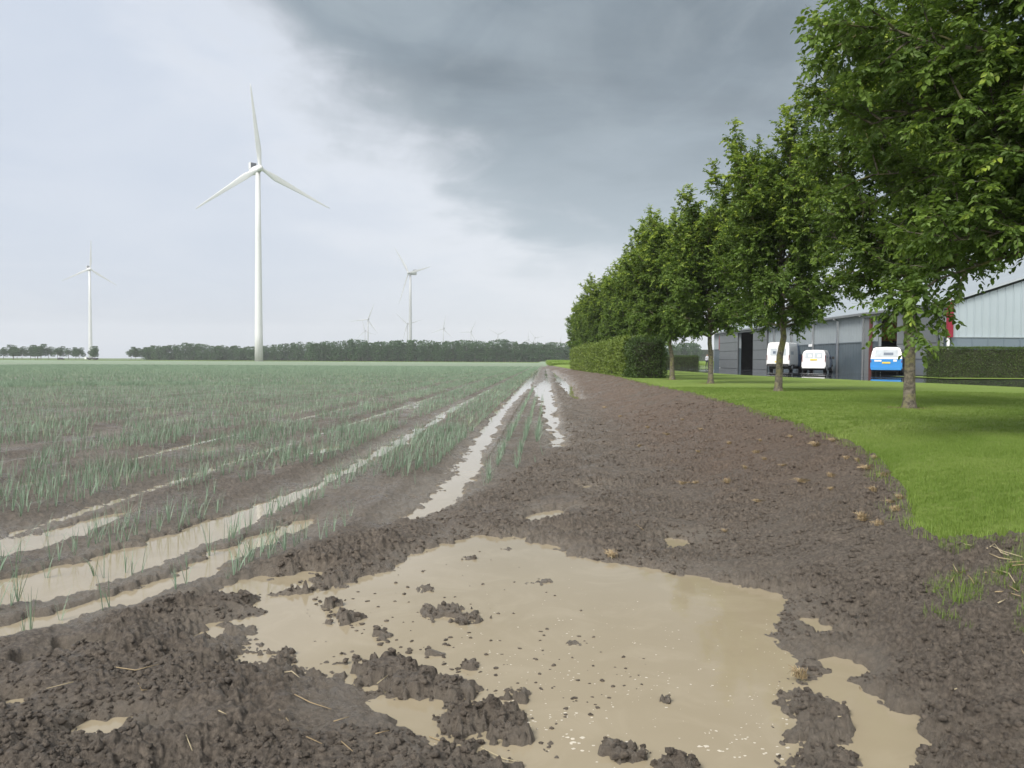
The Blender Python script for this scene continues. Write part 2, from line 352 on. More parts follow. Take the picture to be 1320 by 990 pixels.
t.links.new(mth(t, 'ADD', noise(t, c, 60, 7, .78), mth(t, 'MULTIPLY', f3, .4)), bn.inputs['Height']); t.links.new(bn.outputs[0], b.inputs['Normal'])

def polar(az, rad):
    A, R = np.meshgrid(az, rad); return R * np.sin(A), R * np.cos(A)
def geo(a, b_, k):
    n = int(math.log(b_ / a) / math.log(k)); return a * k ** np.arange(n + 1)
azd = np.radians(np.concatenate([np.arange(-180, -40, 4), np.arange(-40, 40, 0.075), np.arange(40, 180.1, 4)])); azd[-1] = azd[0] + 2 * PI
rads = np.concatenate([[0.02, .5, 1.0, 1.5], geo(1.7, 46, 1.0042), geo(47, 300, 1.018), geo(308, 4000, 1.09)])
gx, gy = polar(azd, rads)
shape = gx.shape
gz, ga = soil_height(gx.ravel(), gy.ravel()); gz = gz
nr, na = shape
idx = np.arange(nr * na).reshape(nr, na)
F = np.stack([idx[:-1, :-1].ravel(), idx[:-1, 1:].ravel(), idx[1:, 1:].ravel(), idx[1:, :-1].ravel()], 1)[:, ::-1]
x_, y_ = gx.ravel(), gy.ravel(); rr_ = np.hypot(x_, y_)
crop_region = (ga['r'] < -1.0) | ((y_ > 175) & (x_ < 0.05 * y_ - 1)); crop_region &= (y_ < 440)
crop = np.where(crop_region, sm((rr_ - 22) / 110), 0.0) * (1 - ga['head'])
bedk = 1 - 0.85 * np.exp(-(ga['dtr'] / 0.30) ** 2) * sm((330 - rr_) / 200)
crop = crop * bedk * (0.9 + 0.1 * np.clip(fbm(x_ * .02, y_ * .05, 3, 5), -1, 1))
rust = ga['head'] * sm((x_ - 0.03 * y_ - 1.1) / 1.6) * sm((y_ - 5.5) / 5)
silt = np.clip(ga['wet'] * .8 * sm((0.075 - ga['flat']) / .04) + (1 - ga['head']) * 0.45 * sm(fbm(x_ * .8, y_ * .3, 3, 8) * 1.5 + .3) * (rr_ < 60), 0, 1)
turf = ((y_ > 440) | (x_ > 0.05 * y_ + 9) | (y_ < -3)).astype(float) * (ga['head'] < .5)
me = np_mesh('ground', np.stack([x_, y_, gz], 1), F, gm, True, dict(crop=crop, rust=rust, silt=silt, turf=turf))
tag(link(me, 'ground'), kind='structure')
def zat(x, y):
    """sampled height of the built soil"""
    x = np.atleast_1d(np.asarray(x, float)); y = np.atleast_1d(np.asarray(y, float)); return soil_height(x, y)[0]

# ---------------------------------------------------------------- muddy water
wm, t, b = new_mat('muddy_water'); c = nd(t, 'ShaderNodeTexCoord').outputs['Object']
f1 = noise(t, c, .9, 4, .55, .6); f2 = noise(t, c, 2.5, 5, .6, 1.2)
col = mixc(t, f1, (0.25, 0.208, 0.14), (0.305, 0.26, 0.187)); col = mixc(t, mth(t, 'MULTIPLY', sstep(t, f2, .45, .7), .4), col, (0.335, 0.288, 0.212))
t.links.new(col, b.inputs['Base Color']); b.inputs['Roughness'].default_value = .035; b.inputs['IOR'].default_value = 1.33
bn = nd(t, 'ShaderNodeBump'); bn.inputs['Strength'].default_value = .12; bn.inputs['Distance'].default_value = .006
t.links.new(noise(t, c, 9, 3, .5), bn.inputs['Height']); t.links.new(bn.outputs[0], b.inputs['Normal'])
wp = [(-60, .5), (2.9, .5), (3.6, 20), (5.8, 70), (9, 150), (-60, 150)]
o = mesh_obj('puddle_water', [(x, y, 0.0) for x, y in wp], [tuple(range(len(wp)))], wm); tag(o, kind='structure')

# ---------------------------------------------------------------- lawn
lm, t, b = new_mat('turf'); c = nd(t, 'ShaderNodeTexCoord').outputs['Object']
f1 = noise(t, c, .45, 5, .6); f2 = noise(t, c, 9, 6, .75); f3 = noise(t, c, 90, 4, .7)
col = mixc(t, sstep(t, f1, .3, .7), (0.145, 0.23, 0.038), (0.195, 0.27, 0.055)); col = mixc(t, sstep(t, f2, .35, .75), col, (0.23, 0.285, 0.08))
col = mixc(t, mth(t, 'MULTIPLY', sstep(t, f3, .4, .7), .4), col, (0.10, 0.18, 0.02))
col = mixc(t, attr(t, 'bare'), col, mixc(t, f2, (0.09, 0.05, 0.03), (0.20, 0.15, 0.07)))
t.links.new(col, b.inputs['Base Color']); b.inputs['Roughness'].default_value = .85; b.inputs['Specular IOR Level'].default_value = .2
bn = nd(t, 'ShaderNodeBump'); bn.inputs['Strength'].default_value = 1; bn.inputs['Distance'].default_value = .03
t.links.new(mth(t, 'ADD', f3, noise(t, c, 26, 5, .7)), bn.inputs['Height']); t.links.new(bn.outputs[0], b.inputs['Normal'])
ROW = [(6.7, 7.9), (7.45, 14.5), (7.68, 22.4), (7.94, 31.0), (7.63, 36.9)]
def lawn_sheet(name, poly, az, rad, lift):
    x, y = polar(az, rad); sh = x.shape; x = x.ravel(); y = y.ravel(); s_ = poly_sd(x, y, poly) + 0.05 * fbm(x * 5, y * 5, 3, 14)
    z = H(x, y) + np.minimum(.006 + lift * sm((34 - np.hypot(x, y)) / 12), -s_ * 0.5) + 0.012 * sm((30 - np.hypot(x, y)) / 12) * fbm(x * 1.5, y * 1.5, 3, 15) * (np.hypot(x, y) < 60)
    i = np.arange(len(x)).reshape(sh); F = np.stack([i[:-1, :-1].ravel(), i[1:, :-1].ravel(), i[1:, 1:].ravel(), i[:-1, 1:].ravel()], 1)
    F = F[(s_[F] < 0.1).any(1)]; u, inv = np.unique(F, return_inverse=True); F = inv.reshape(F.shape)
    bare = np.zeros(len(x))
    for tx, ty in ROW: bare = np.maximum(bare, sm(1.5 - np.hypot((x - tx) * 1.0, (y - ty)) / 0.42 + .5 * fbm(x * 4, y * 4, 2, 3)))
    me = np_mesh(name, np.stack([x, y, z], 1)[u], F, lm, True, dict(bare=bare[u])); o = link(me, name); tag(o, kind='structure'); return o
lawn_sheet('lawn', LAWN, np.radians(np.arange(0, 62, .12)), np.concatenate([geo(4, 60, 1.008), geo(61, 210, 1.03)]), .035)
o = mesh_obj('lawn_verge', [(x, y, .688) for x, y in LAWN2], [tuple(range(len(LAWN2)))], lm); tag(o, kind='structure')

# ---------------------------------------------------------------- wet paving
pm, t, b = new_mat('wet_asphalt'); c = nd(t, 'ShaderNodeTexCoord').outputs['Object']
f1 = noise(t, c, .25, 5, .6); f2 = noise(t, c, 30, 4, .7)
t.links.new(mixc(t, f2, (0.028, 0.032, 0.04), (0.055, 0.06, 0.07)), b.inputs['Base Color'])
rr = nd(t, 'ShaderNodeMapRange'); t.links.new(f1, rr.inputs[0]); rr.inputs[1].default_value = .52; rr.inputs[2].default_value = .78; rr.inputs[3].default_value = .015; rr.inputs[4].default_value = .3
t.links.new(rr.outputs[0], b.inputs['Roughness']); b.inputs['IOR'].default_value = 1.36
o = mesh_obj('wet_pavement', [(x, y, .655) for x, y in PAVE], [tuple(range(len(PAVE)))], pm); tag(o, kind='structure')

# ---------------------------------------------------------------- leaf materials
def leaf_mat(name, c0, c1, c2, trans=.3, rough=.5):
    m, t, b = new_mat(name); a = attr(t, 'tint'); oi = nd(t, 'ShaderNodeObjectInfo').outputs['Random']
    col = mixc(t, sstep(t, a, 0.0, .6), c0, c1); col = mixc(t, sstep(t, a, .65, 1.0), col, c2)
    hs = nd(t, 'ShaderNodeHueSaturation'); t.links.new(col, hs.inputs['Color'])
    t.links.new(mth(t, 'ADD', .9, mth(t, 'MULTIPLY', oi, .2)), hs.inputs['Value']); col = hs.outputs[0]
    t.links.new(col, b.inputs['Base Color']); b.inputs['Roughness'].default_value = rough; b.inputs['Specular IOR Level'].default_value = .35
    tr = nd(t, 'ShaderNodeBsdfTranslucent'); t.links.new(mixc(t, .5, col, (0.16, 0.26, 0.02)), tr.inputs[0])
    mxs = nd(t, 'ShaderNodeMixShader'); mxs.inputs[0].default_value = trans
    out = t.nodes['Material Output']; t.links.new(b.outputs[0], mxs.inputs[1]); t.links.new(tr.outputs[0], mxs.inputs[2]); t.links.new(mxs.outputs[0], out.inputs[0]); return m
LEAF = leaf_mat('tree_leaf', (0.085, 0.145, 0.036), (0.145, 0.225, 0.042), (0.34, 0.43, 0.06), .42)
HEDGE = leaf_mat('hedge_leaf', (0.11, 0.155, 0.034), (0.17, 0.235, 0.045), (0.29, 0.35, 0.065), .3)
HEDGED = leaf_mat('hedge_leaf_dark', (0.042, 0.075, 0.02), (0.075, 0.12, 0.028), (0.14, 0.185, 0.04), .22)
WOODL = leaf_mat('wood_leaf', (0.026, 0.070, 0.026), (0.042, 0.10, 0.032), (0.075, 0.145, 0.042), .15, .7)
ONION = leaf_mat('onion_leaf', (0.155, 0.23, 0.165), (0.235, 0.32, 0.235), (0.38, 0.42, 0.28), .15, .45)
GRASS = leaf_mat('grass_blade', (0.135, 0.215, 0.036), (0.19, 0.275, 0.052), (0.28, 0.35, 0.10), .3, .6)
DRYG = leaf_mat('dry_grass', (0.19, 0.125, 0.07), (0.32, 0.24, 0.14), (0.42, 0.36, 0.24), .1, .7)
GRAIN = leaf_mat('grain_blade', (0.15, 0.23, 0.045), (0.20, 0.29, 0.06), (0.28, 0.34, 0.09), .25, .7)
BARK, t, b = new_mat('bark'); c = nd(t, 'ShaderNodeTexCoord').outputs['Object']
f = noise(t, c, 14, 6, .7); f2 = noise(t, c, 3.5, 4, .6)
col = mixc(t, sstep(t, f, .35, .65), (0.055, 0.048, 0.035), (0.17, 0.15, 0.115)); col = mixc(t, sstep(t, f2, .45, .68), col, (0.16, 0.16, 0.05)); t.links.new(col, b.inputs['Base Color'])
b.inputs['Roughness'].default_value = .85
bn = nd(t, 'ShaderNodeBump'); bn.inputs['Strength'].default_value = .8; bn.inputs['Distance'].default_value = .02; t.links.new(f, bn.inputs['Height']); t.links.new(bn.outputs[0], b.inputs['Normal'])

def unit(v): return v / (np.linalg.norm(v, axis=-1, keepdims=True) + 1e-9)
def leaves_mesh(name, P, D, S, tint, mat, rng, width=.55, up=1.0, simple_=False):
    """P base, D direction, S length; folded leaf of two quads (or one diamond)"""
    n = len(P); D = unit(D); R = rng.normal(size=(n, 3)) * .55 + np.array([0, 0, up]); Nn = unit(R - (R * D).sum(1, keepdims=True) * D); B = np.cross(D, Nn)
    S = S[:, None]; W = S * width * .5
    if simple_:
        V = np.stack([P, P + D * S * .5 + B * W, P + D * S, P + D * S * .5 - B * W], 1); F = (np.arange(n)[:, None] * 4 + np.array([0, 1, 2, 3])); k = 4
    else:
        V = np.stack([P, P + D * S * .28 + B * W + Nn * W * .35, P + D * S * .68 + B * W * .8 + Nn * W * .2 - Nn * S * .05, P + D * S - Nn * S * .16, P + D * S * .68 - B * W * .8 + Nn * W * .2 - Nn * S * .05, P + D * S * .28 - B * W + Nn * W * .35], 1)
        i = np.arange(n)[:, None] * 6; F = np.concatenate([i + np.array([0, 1, 2, 3]), i + np.array([3, 4, 5, 0])]); k = 6
    return np_mesh(name, V.reshape(-1, 3), F, mat, False, dict(tint=np.repeat(tint, k)))
def tubes(paths, name, mat):
    """paths: list of (pts (k,3), radii (k), seg) joined in one mesh"""
    VV = []; FF = []; n0 = 0
    for pts, rad, seg in paths:
        pts = np.asarray(pts); k = len(pts); T = np.gradient(pts, axis=0); T = unit(T); ref = np.where(np.abs(T[:, 2:3]) < .9, [[0, 0, 1.]], [[1., 0, 0]]); a = unit(np.cross(T, ref)); b_ = np.cross(T, a)
        if abs(T[0, 2]) > .9: ref = np.tile([[1., 0, 0]], (k, 1)); a = unit(np.cross(T, ref)); b_ = np.cross(T, a)
        th = np.arange(seg) * 2 * PI / seg; V = pts[:, None] + (a[:, None] * np.cos(th)[None, :, None] + b_[:, None] * np.sin(th)[None, :, None]) * np.asarray(rad)[:, None, None]
        VV.append(V.reshape(-1, 3)); i = np.arange(k * seg).reshape(k, seg) + n0; j = np.roll(i, -1, 1)
        FF.append(np.stack([i[:-1].ravel(), j[:-1].ravel(), j[1:].ravel(), i[1:].ravel()], 1)); n0 += k * seg
    return np_mesh(name, np.concatenate(VV), np.concatenate(FF), mat, True)
def bez(p, d, L, bend, k=7, rng=None, jit=.03):
    """curved path from p along d, bending towards `bend`"""
    s = np.linspace(0, 1, k)[:, None]; d = d / np.linalg.norm(d); q = p + d * L * s + np.asarray(bend) * L * s ** 2
    if rng is not None: q[1:] += rng.normal(size=(k - 1, 3)) * jit * L * s[1:]
    return q
def grow_tree(seed, Ht, R, zb, nlimb=34, nsub=8, ntwig=7, nleaf=9, leaf=.07, r_tr=.12, extra=(), spiky=True):
    rng = np.random.default_rng(seed); paths = []; tw_p = []; tw_d = []; tw_l = []; tw_t = []
    k = 12; zt = np.linspace(0, Ht * .9, k); wob = np.cumsum(rng.normal(size=(k, 2)) * .03, 0); wob[:3] *= .3
    tr = np.column_stack([wob, zt]); tr_r = r_tr * (1 - .86 * (zt / zt[-1])) ; tr_r[0] *= 1.45
    tr = np.vstack([[tr[0] + (0, 0, -.15)], tr[:1], [[tr[0, 0], tr[0, 1], .18]], tr[1:]]); tr_r = np.concatenate([[tr_r[0] * 1.15, tr_r[0]], [r_tr * 1.05], tr_r[1:]])
    paths.append((tr, tr_r, 12))
    limbs = []
    for i in range(nlimb):
        f = (i + .5) / nlimb; z0 = zb * .92 + (Ht * .86 - zb) * f ** 1.15; az = i * 2.399 + rng.uniform(-.4, .4)
        el = math.radians(20 + 42 * f + rng.uniform(-10, 10)); prof = (math.sin(PI * (0.20 + .72 * f)) ** .75); Lh = R * prof * rng.uniform(.72, 1.16) + .25
        L_ = Lh / math.cos(el) * .95 if f < .8 else Lh * 1.25
        d = np.array([math.cos(az) * math.cos(el), math.sin(az) * math.cos(el), math.sin(el)]); p = np.array([np.interp(z0, tr[:, 2], tr[:, 0]), np.interp(z0, tr[:, 2], tr[:, 1]), z0])
        limbs.append((p, d, L_, np.array([0, 0, .18 if f > .25 else 0.0]), .022 + .028 * (1 - f), f))
    for (p, d, L_, bend, r_, f) in extra: limbs.append((np.array(p), np.array(d) / np.linalg.norm(d), L_, np.array(bend), r_, f))
    for (p, d, L_, bend, r_, f) in limbs:
        lp = bez(p, d, L_, bend, 7, rng, .025); paths.append((lp, np.linspace(r_, .006, 7), 6))
        ns = max(3, int(nsub * L_ / 2.0))
        for m_ in range(int(L_ * 9)):
            a2 = 6 * rng.uniform(.2, .999); k0 = int(a2); q2 = lp[k0] + (lp[k0 + 1] - lp[k0]) * (a2 - k0)
            tw_p.append(q2); tw_d.append(unit(rng.normal(size=3)) + np.array([0, 0, -.15]) + .4 * unit(lp[k0 + 1] - lp[k0])); tw_l.append(rng.uniform(.2, .38)); tw_t.append(.35 * rng.random())
        for j in range(ns + 1):
            s_ = .22 + .78 * (j + rng.uniform(0, .6)) / ns; s_ = min(s_, .99); a = s_ * 6; i0 = int(min(a, 5)); q = lp[i0] + (lp[i0 + 1] - lp[i0]) * (a - i0); T = unit(lp[i0 + 1] - lp[i0])
            side = unit(np.cross(T, rng.normal(size=3))); dd = T * rng.uniform(.5, 1.0) + side * rng.uniform(.5, 1.0) + np.array([0, 0, rng.uniform(-.1, .35)]); l2 = L_ * rng.uniform(.18, .36) * (1.15 - .5 * s_) + .12
            if spiky and rng.random() < .14 and f > .45: dd = np.array([T[0] * .3, T[1] * .3, 1.0]); l2 *= 1.5
            sp = bez(q, dd, l2, [0, 0, rng.uniform(-.15, .1)], 4, rng, .04); paths.append((sp, np.linspace(max(.004, r_ * .35), .003, 4), 4))
            nt_ = max(3, int(ntwig * l2 / .5))
            for m_ in range(nt_):
                u = .15 + .85 * (m_ + .5) / nt_; a2 = u * 3; k0 = int(min(a2, 2)); q2 = sp[k0] + (sp[k0 + 1] - sp[k0]) * (a2 - k0); T2 = unit(sp[k0 + 1] - sp[k0])
                dd2 = T2 * .7 + unit(rng.normal(size=3)) * .8 + np.array([0, 0, -.1]); tw_p.append(q2); tw_d.append(dd2); tw_l.append(rng.uniform(.16, .34)); rad = np.hypot(q2[0], q2[1]) / R
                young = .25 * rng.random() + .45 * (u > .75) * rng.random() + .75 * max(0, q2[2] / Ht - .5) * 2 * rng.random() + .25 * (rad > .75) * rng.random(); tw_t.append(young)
    tw_p = np.array(tw_p); tw_d = unit(np.array(tw_d)); tw_l = np.array(tw_l); tw_t = np.array(tw_t); n = len(tw_p)
    s_ = (np.arange(nleaf) + .5) / nleaf
    Pq = tw_p[:, None] + tw_d[:, None] * (tw_l[:, None] * s_)[:, :, None]; Pq[:, :, 2] -= (.12 * tw_l[:, None] * s_ ** 2)
    side = unit(np.cross(tw_d, np.array([0.05, 0.02, 1.0]))); sg = np.where(np.arange(nleaf) % 2 == 0, 1., -1.)
    Dq = tw_d[:, None] * .6 + side[:, None] * sg[None, :, None] * .9 + rng.normal(size=(n, nleaf, 3)) * .35 + np.array([0, 0, -.35])
    S = leaf * rng.uniform(.7, 1.25, size=n * nleaf); tint = np.clip(np.repeat(tw_t, nleaf) + rng.uniform(-.12, .18, n * nleaf), 0, 1)
    # twigs as thin three-sided tubes only where near enough to matter
    for i in range(0, n, 2): paths.append((np.stack([tw_p[i], tw_p[i] + tw_d[i] * tw_l[i]]), [.0025, .0012], 3))
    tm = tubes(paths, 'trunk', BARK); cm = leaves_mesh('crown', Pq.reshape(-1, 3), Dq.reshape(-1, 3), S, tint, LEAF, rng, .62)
    return tm, cm
def place_tree(name, tm, cm, loc, rz, s, label, cat, group, tname='trunk', cname='crown'):
    o = empty(name, loc, rz); o.scale = (s, s, s) if isinstance(s, (int, float)) else s; link(tm, tname, o); link(cm, cname, o); tag(o, label, cat, group); return o
ZL = .67
near_extra = [((0, 0, 3.75), (-1, .10, .22), 3.3, (0, 0, -.03), .05, .9), ((0, 0, 3.2), (-1, .3, .2), 2.85, (0, 0, -.05), .045, .8), ((0, 0, 4.1), (-1, -.05, .22), 2.3, (0, 0, 0.0), .045, .8),
              ((0, 0, 2.2), (-1, .30, .10), 2.5, (0, 0, -.34), .04, .6), ((0, 0, 2.4), (-1, .1, .12), 2.2, (0, 0, -.30), .04, .5), ((0, 0, 2.8), (-.9, .8, .2), 2.4, (0, 0, -.2), .04, .5), ((0, 0, 4.6), (-1, .3, .3), 2.1, (0, 0, 0), .04, .8), ((0, 0, 3.0), (-1, .7, .2), 2.9, (0, 0, -.1), .04, .6)]
V0 = grow_tree(101, 8.3, 2.15, 1.9, 54, 13, 13, 11, .070, .13, near_extra)
V1 = grow_tree(102, 7.3, 1.6, 2.5, 56, 14, 14, 11, .072, .11)
V2 = grow_tree(103, 6.9, 1.7, 2.15, 56, 14, 13, 11, .080, .115)
V3 = grow_tree(104, 6.9, 1.7, 2.1, 50, 12, 12, 10, .094, .115)
LB = {0: 'large near tree whose leafy branches overhang the right edge of the picture', 1: 'leafy tree on the lawn in front of the blue and white van', 2: 'leafy tree on the lawn in front of the white high roof van',
      3: 'leafy tree on the lawn in front of the far end of the hall', 4: 'leafy tree on the lawn beside the dark end of the clipped hedge'}
G = 'row of street trees along the lawn and hedge'
for i, (V, rz, s) in enumerate(((V0, 0, 1.0), (V1, 2.1, .95), (V2, 0.6, .94), (V3, 3.0, .95), (V2, 4.4, 1.0))):
    place_tree('broadleaf_tree', V[0], V[1], (ROW[i][0], ROW[i][1], ZL - .02), rz, s, LB[i], 'tree', G)
ords = ['first', 'second', 'third', 'fourth', 'fifth', 'sixth', 'seventh', 'eighth', 'ninth', 'tenth', 'eleventh', 'twelfth', 'thirteenth', 'fourteenth', 'fifteenth', 'sixteenth', 'seventeenth', 'eighteenth', 'nineteenth', 'twentieth']
yy = 44.6
for i in range(8):
    V = (V2, V3, V1)[i % 3]; place_tree('broadleaf_tree', V[0], V[1], (7.35 + .022 * yy + random.uniform(-.2, .2), yy, ZL - .02), i * 1.7, random.uniform(.98, 1.1), '%s leafy tree rising behind the clipped hedge, counted from its near end' % ords[i], 'tree', G)
    yy += 8.2 + i * .3

# ---------------------------------------------------------------- hedges
def hedge(name, x0, x1, y0, y1, h, n, mat, label, leaf=.06, slope=0.0, z0=.62, rough=.05, tintb=0.0, near_w=0):
    rng = np.random.default_rng(hash(label) % 1000 if False else int(abs(x0 * 7 + y0 * 3)) + 5)
    root = empty(name, ((x0 + x1) / 2, (y0 + y1) / 2, z0)); tag(root, label, 'hedge')
    cx, cy = root.location.x, root.location.y
    g = MB(); g.box(x0 - cx + .12, x1 - cx - .12, y0 - cy + .12, y1 - cy - .12, 0, h - .12)
    core = g.build('branch_core', simple('hedge_core', (.03, .035, .015), .9, .3, 8), root)
    Ax, Ay, At = (x1 - x0) * h, (y1 - y0) * h, (x1 - x0) * (y1 - y0); tot = 2 * Ax + 2 * Ay + At
    u = rng.random(n); f = rng.choice(5, n, p=[Ax / tot, Ax / tot, Ay / tot, Ay / tot, At / tot]); a = rng.random(n); 
    if near_w: a = np.where((f == 2) | (f == 3) | (f == 4), a ** near_w, a)
    c_ = rng.random(n); X_ = np.where(f < 2, x0 + (x1 - x0) * c_, np.where(f == 2, x0, np.where(f == 3, x1, x0 + (x1 - x0) * c_)))
    Y_ = np.where(f == 0, y0, np.where(f == 1, y1, y0 + (y1 - y0) * a)); Z_ = np.where(f == 4, h, h * c_ if False else h * rng.random(n))
    bump = rough * 2.2 * fbm(X_ * 1.2 + Y_ * .9, Z_ * 1.5 + Y_ * .7, 3, 9); nrm = np.stack([np.where(f == 2, -1., np.where(f == 3, 1., 0)), np.where(f == 0, -1., np.where(f == 1, 1., 0)), np.where(f == 4, 1., 0)], 1)
    P_ = np.stack([X_, Y_, Z_], 1) + nrm * (bump + rng.normal(size=n) * rough - .05)[:, None]
    P_[:, 2] = np.maximum(P_[:, 2], .03)
    D_ = nrm * .6 + rng.normal(size=(n, 3)) * .6 + np.array([0, 0, .25]); tint = np.clip(.35 + tintb + .35 * fbm(X_ * .8 + Y_ * .6, Z_ * .9, 3, 4) + rng.uniform(-.3, .3, n), 0, 1)
    P_ -= np.array([cx, cy, 0]); me = leaves_mesh('foliage', P_, D_, leaf * rng.uniform(.7, 1.3, n), tint, mat, rng, .65, .4); link(me, 'foliage', root); return root
hedge('clipped_hedge', 6.15, 7.75, 42.2, 82, 2.1, 60000, HEDGE, 'long yellowish green clipped hedge beneath the tree row', .10, rough=.09, tintb=.12, near_w=2.2)
hedge('dark_shrub', 6.25, 7.85, 39.8, 42.3, 2.0, 9000, HEDGED, 'dark rounded shrub ending the clipped hedge beside the lawn', .09, rough=.10, tintb=-.15)
hedge('clipped_hedge', 23.75, 40, 43.2, 44.8, 1.78, 42000, HEDGED, 'neatly clipped hedge in front of the hall gable', .055, rough=.025, tintb=.05)
hedge('clipped_hedge', 18.5, 27.0, 112, 113.5, 1.62, 12000, HEDGED, 'low distant hedge beyond the far end of the paving', .10, rough=.06)

# ---------------------------------------------------------------- distant trees
def small_tree(seed, Ht, R, zb, n, leaf, tr=.16):
    rng = np.random.default_rng(seed); k = 14; cz = (Ht + zb) / 2; hz = (Ht - zb) / 2
    blobs = [(rng.normal(size=3) * np.array([R, R, hz]) * .42 + np.array([0, 0, cz]), rng.uniform(.35, .6) * R) for _ in range(k)]; bi = rng.integers(0, k, n)
    v = unit(rng.normal(size=(n, 3))); P = np.array([blobs[i][0] for i in bi]) + v * np.array([blobs[i][1] for i in bi])[:, None] * rng.uniform(.55, 1.08, n)[:, None]
    P[:, 2] = np.clip(P[:, 2], zb * .9, Ht * 1.03); D = v + rng.normal(size=(n, 3)) * .6
    bt = rng.random(k); tint = np.clip(bt[bi] * .6 + rng.uniform(-.1, .35, n), 0, 1)
    cm = leaves_mesh('crown', P, D, leaf * rng.uniform(.6, 1.3, n), tint, WOODL, rng, .8, .6, True)
    paths = [(np.array([[0, 0, -.2], [.05, 0, zb], [0, .05, cz], [0, 0, Ht * .85]]), [tr * 1.2, tr, tr * .6, tr * .2], 6)]
    for i in range(6):
        a = i * 1.05 + rng.random(); paths.append((bez(np.array([0, 0, zb * .9 + i * .2]), np.array([math.cos(a), math.sin(a), 1.1]), R * 1.1, [0, 0, .1], 4), [tr * .4, tr * .3, tr * .2, .02], 4))
    return tubes(paths, 'trunk', BARK), cm
S1 = small_tree(201, 9.6, 3.6, 3.3, 2600, .55); S2 = small_tree(202, 10.6, 3.8, 3.4, 2600, .55); S3 = small_tree(203, 8.8, 2.9, 3.2, 1300, .5)
left = [(2, 452, 1, .9), (9.5, 442, 2, 1.0), (15.5, 442, 1, .95), (24, 443, 1, .92), (31, 441.5, 2, 1.0), (36.5, 443, 1, .95), (42, 443.5, 3, 1.0), (49, 445, 1, .9), (55, 443.5, 2, .9), (59.5, 441, 2, 1.05), (66, 444, 1, .95), (72, 443, 1, 1.0),
        (79.5, 446, 3, .95), (87, 447, 3, .95), (95.5, 446, 1, .93), (104, 446.5, 1, .9), (119, 447.5, 1, .85), (129, 445.5, 2, .92)]
for i, (px, top, k, s) in enumerate(left):
    x, y, z = at(px, 461, 560); V = (S1, S2, S3)[k - 1]
    place_tree('roadside_tree', V[0], V[1], (x, y + random.uniform(-8, 8), 0), i * 1.3, (s * .92, s * .92, s * .95), '%s round roadside tree from the left edge on the far left horizon' % ords[i], 'tree', 'small round trees on the far left horizon')
for i, (px, s) in enumerate(((169, .85), (175, .9), (182, .9), (189, .85))):
    x, y, z = at(px, 463, 600); V = (S1, S2)[i % 2]
    place_tree('roadside_tree', V[0], V[1], (x, y, 0), i * 1.3 + 1, s, '%s round tree at the left end of the dark woodland' % ords[i], 'tree', 'round trees leading into the woodland')
# the woodland reads as one mass
rng = np.random.default_rng(55); PP = []; DD = []; SS = []; TT = []
topline = [(186, 446.5), (200, 448), (225, 446), (235, 444), (250, 443), (262, 445), (285, 447), (310, 448), (340, 447), (365, 443.5), (380, 442), (400, 443), (440, 440.5), (452, 440), (500, 441), (540, 440), (560, 441), (600, 438), (630, 441), (650, 437), (665, 442), (690, 443), (740, 444), (800, 444)]
px = 188.0; TP = []
while px < 900:
    top = np.interp(px, [a for a, _ in topline], [b_ for _, b_ in topline]) + rng.uniform(-2.0, 1.8)
    Yw = 640 if px < 400 else 560
    for dep in range(2):
        x, y, zt = at(px + rng.uniform(-2, 2), top + dep * -.3 + rng.uniform(0, 1.5), Yw + dep * 9 + rng.uniform(-2, 2)); Rr = rng.uniform(2.6, 4.2); n = 620
        k = 9; bc = rng.normal(size=(k, 3)) * np.array([Rr * .4, Rr * .4, 2.6]) + np.array([x, y, zt * .55]); bc[0, 2] = zt - 1.6; bc[0, :2] = (x, y); bc[1, 2] = zt * .2; bc[2, 2] = zt * .32; br = rng.uniform(.45, .75, k) * Rr; bi = rng.integers(0, k, n)
        v = unit(rng.normal(size=(n, 3))); v[:, 1] = np.where(v[:, 1] > .3, -v[:, 1], v[:, 1]); P = bc[bi] + v * (br[bi] * rng.uniform(.6, 1.05, n))[:, None]; P[:, 2] = np.clip(P[:, 2], .1, zt)
        PP.append(P); DD.append(v + rng.normal(size=(n, 3)) * .5); SS.append(rng.uniform(.5, 1.1, n)); base = rng.random(); TT.append(np.clip(base * .6 + rng.random(k)[bi] * .3 + rng.uniform(-.1, .1, n), 0, 1)); TP.append((x, y, zt))
    px += rng.uniform(3.2, 5.6)
cm = leaves_mesh('woodland', np.concatenate(PP), np.concatenate(DD), np.concatenate(SS), np.concatenate(TT), WOODL, rng, .8, .5, True)
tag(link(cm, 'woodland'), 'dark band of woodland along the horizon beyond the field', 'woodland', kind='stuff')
tm = tubes([(np.array([[x, y, -.2], [x, y, z * .8]]), [.2, .1], 4) for x, y, z in TP], 'woodland_trunks', BARK); 
o = link(tm, 'woodland_trunks', bpy.data.objects['woodland'])
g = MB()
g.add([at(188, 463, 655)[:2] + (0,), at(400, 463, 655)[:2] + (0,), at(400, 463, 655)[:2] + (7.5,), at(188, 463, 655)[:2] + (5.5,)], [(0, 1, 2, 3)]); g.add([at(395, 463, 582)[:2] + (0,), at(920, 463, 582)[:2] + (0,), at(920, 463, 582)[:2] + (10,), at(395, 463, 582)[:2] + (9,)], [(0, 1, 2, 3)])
o = g.build('wood_shade_sheet', simple('wood_shade', (.02, .03, .016), .95, .3, .2), bpy.data.objects['woodland'])  # dark backing sheets, painting the shade inside the wood

